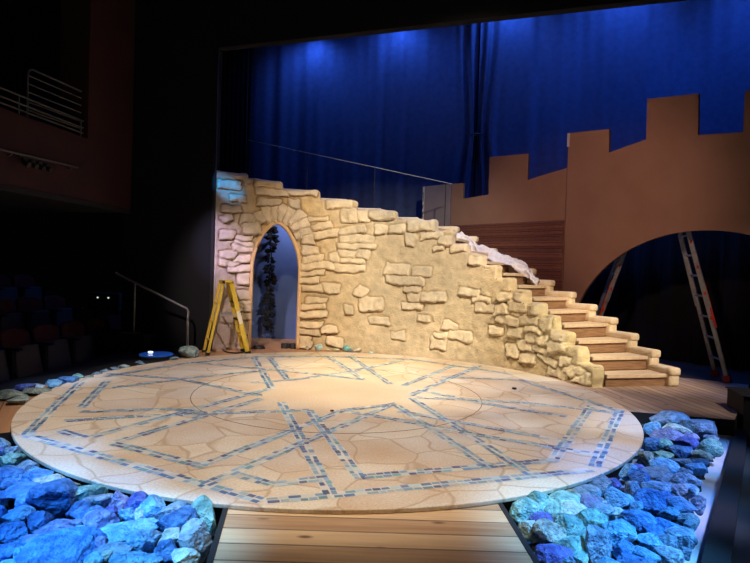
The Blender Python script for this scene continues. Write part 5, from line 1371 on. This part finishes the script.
def area(name, loc, tgt, power, col, size):
    l = bpy.data.lights.new(name, 'AREA'); l.energy = power; l.color = col; l.size = size
    o = bpy.data.objects.new(name, l); COL.objects.link(o); o.location = loc
    o.rotation_euler = (Vector(tgt) - Vector(loc)).to_track_quat('-Z', 'Y').to_euler(); return o
WARM = (1., .80, .46); SOFT = (1., .84, .64)
def hz(x): return 6.80 + .145 * (x - .25) + .009 * (x - .25) ** 2
spot('key_center', (.4, 5.0, 6.8), (-.1, 7.3, 0), 2150, WARM, 35, 1.)
spot('key_back', (.3, 5.8, 7.2), (-.1, 8.4, 0), 1500, (1., .80, .36), 24, 1.)
spot('key_wall', (2.2, 3.2, 6.6), (.6, 9.8, 2.2), 3150, (1., .90, .74), 36, .9)
spot('key_wall_end', (3.6, 3.0, 6.2), (2.45, 8.4, .85), 2350, (1., .87, .60), 24, .8)
spot('key_arch', (-1.6, 3.6, 6.0), (-1.2, 9.9, 1.6), 860, (1., .80, .50), 26, .8)
spot('wash_disc', (-.9, 3.4, 8.2), (-.40, 6.2, 0), 2350, (1., .87, .72), 47, .28)
spot('wash_front', (-.1, .4, 6.0), (.1, 4.0, 0), 60, (1., .78, .56), 22, .5)
spot('wash_walkway', (.1, -.5, 6.0), (.1, 2.9, 0), 420, (1., .74, .42), 20, .3)
spot('wash_steps', (6.2, 2.5, 6.0), (3.7, 8.3, .5), 2300, (1., .82, .60), 20, .7)
spot('wash_deck', (5.5, 3.0, 6.5), (3.9, 7.2, 0), 800, (1., .86, .74), 19, .6)
spot('fill_flat', (.5, 4.0, 4.5), (3.6, 9.7, 2.4), 500, (1., .58, .48), 46, .9)
spot('fill_wall_left', (-3.4, 3.5, 6.0), (-2.5, 9.8, .9), 1650, (1., .80, .80), 18, .8)
for c_, a_, p_, col_ in (((-2.72, 3.72, 0), 13.5, 3000, (.12, .44, 1.)), ((-1.98, 3.16, 0), 12.5, 3100, (.10, .42, 1.)), ((-1.28, 2.82, 0), 11, 4000, (.16, .50, 1.)), ((-2.4, 2.6, 0), 13, 650, (.02, .30, 1.))):
    spot('blue_rocks_left', (-3.6, .6, 6.0), c_, p_, col_, a_, .35)
spot('cool_rocks_left', (-2.6, .3, 6.0), (-1.15, 2.95, 0), 1200, (.26, .60, 1.), 8, .6)
for n_, c_, a_, col_ in ((1, (1.42, 3.3, 0), 11, (.14, .50, 1.)), (2, (2.10, 4.1, 0), 11, (.05, .30, 1.)), (3, (3.0, 5.25, 0), 11, (.12, .38, 1.)), (4, (1.45, 2.9, 0), 12, (.10, .40, 1.))):
    spot('blue_rocks_right', (4.4, 1.2, 6.2), c_, 2900, col_, a_, .35)
spot('cool_rocks_right', (2.6, .6, 6.0), (1.2, 3.3, 0), 420, (.42, .85, 1.), 11, .5)
spot('pit_edge', (4.6, 1.2, 6.2), (2.28, 3.8, -.2), 1300, (1., .74, .95), 5.5, .6)
spot('pit_edge', (4.6, 1.2, 6.2), (3.2, 5.12, -.2), 1300, (1., .74, .95), 6.5, .6)
spot('blue_rocks_rear', (-5.0, 2.0, 6.0), (-3.75, 6.7, 0), 1300, (.45, .62, 1.), 9, .7)
spot('blue_wall_patch', (-4.0, 4.0, 5.5), (-2.55, 9.75, 2.72), 3000, (.06, .42, 1.), 4.2, .8, .03)
spot('blue_wall_patch', (-4.0, 4.0, 5.5), (-2.62, 9.75, 1.6), 2000, (.55, .46, 1.), 10, .9, .05)
for i, x in enumerate((-1.72, .3, 2.67, 4.92, 7.5)):
    y = curtain_line(x)
    spot('blue_curtain', (x, y - .55, hz(x) + .50), (x, y - .2, hz(x) - 1.2), (200, 200, 225, 280, 360)[i], (.055, .20, 1.), 150, 1., .08)
    spot('blue_curtain_low', (x, y - 1.9, 8.6), (x, y, 5.4), (120, 170, 240, 620, 760)[i], (.025, .15, 1.), 74, 1., .08)
spot('door_blue', (-1.62, 10.95, 2.80), (-1.75, 11.5, 1.85), 130, (.72, .78, 1.), 90, 1., .05)
gobo(spot('side_floor_glow', (6.5, 1.5, 6.0), (3.3, 3.9, -.2), 900, (.75, .92, 1.), 24, .8), (3, 26, 26), 1.)
gobo(spot('disc_streaks', (5.5, 1.5, 7.0), (1.75, 6.1, 0), 2000, (.88, .92, 1.), 19, .8), (10, 30, 30), 1.)
area('house_glow', (-1.0, 4.0, 6.5), (-5, 9, 1.5), 5, (1., .75, .65), 2.0)
w_ = bpy.data.worlds.new('dark_house'); SC.world = w_; w_.use_nodes = True
w_.node_tree.nodes['Background'].inputs[0].default_value = (.5, .6, .9, 1); w_.node_tree.nodes['Background'].inputs[1].default_value = .0006
SC.view_settings.view_transform = 'Standard'; SC.view_settings.look = 'None'; SC.view_settings.exposure = 0; SC.view_settings.gamma = 1
SC.view_settings.use_curve_mapping = False
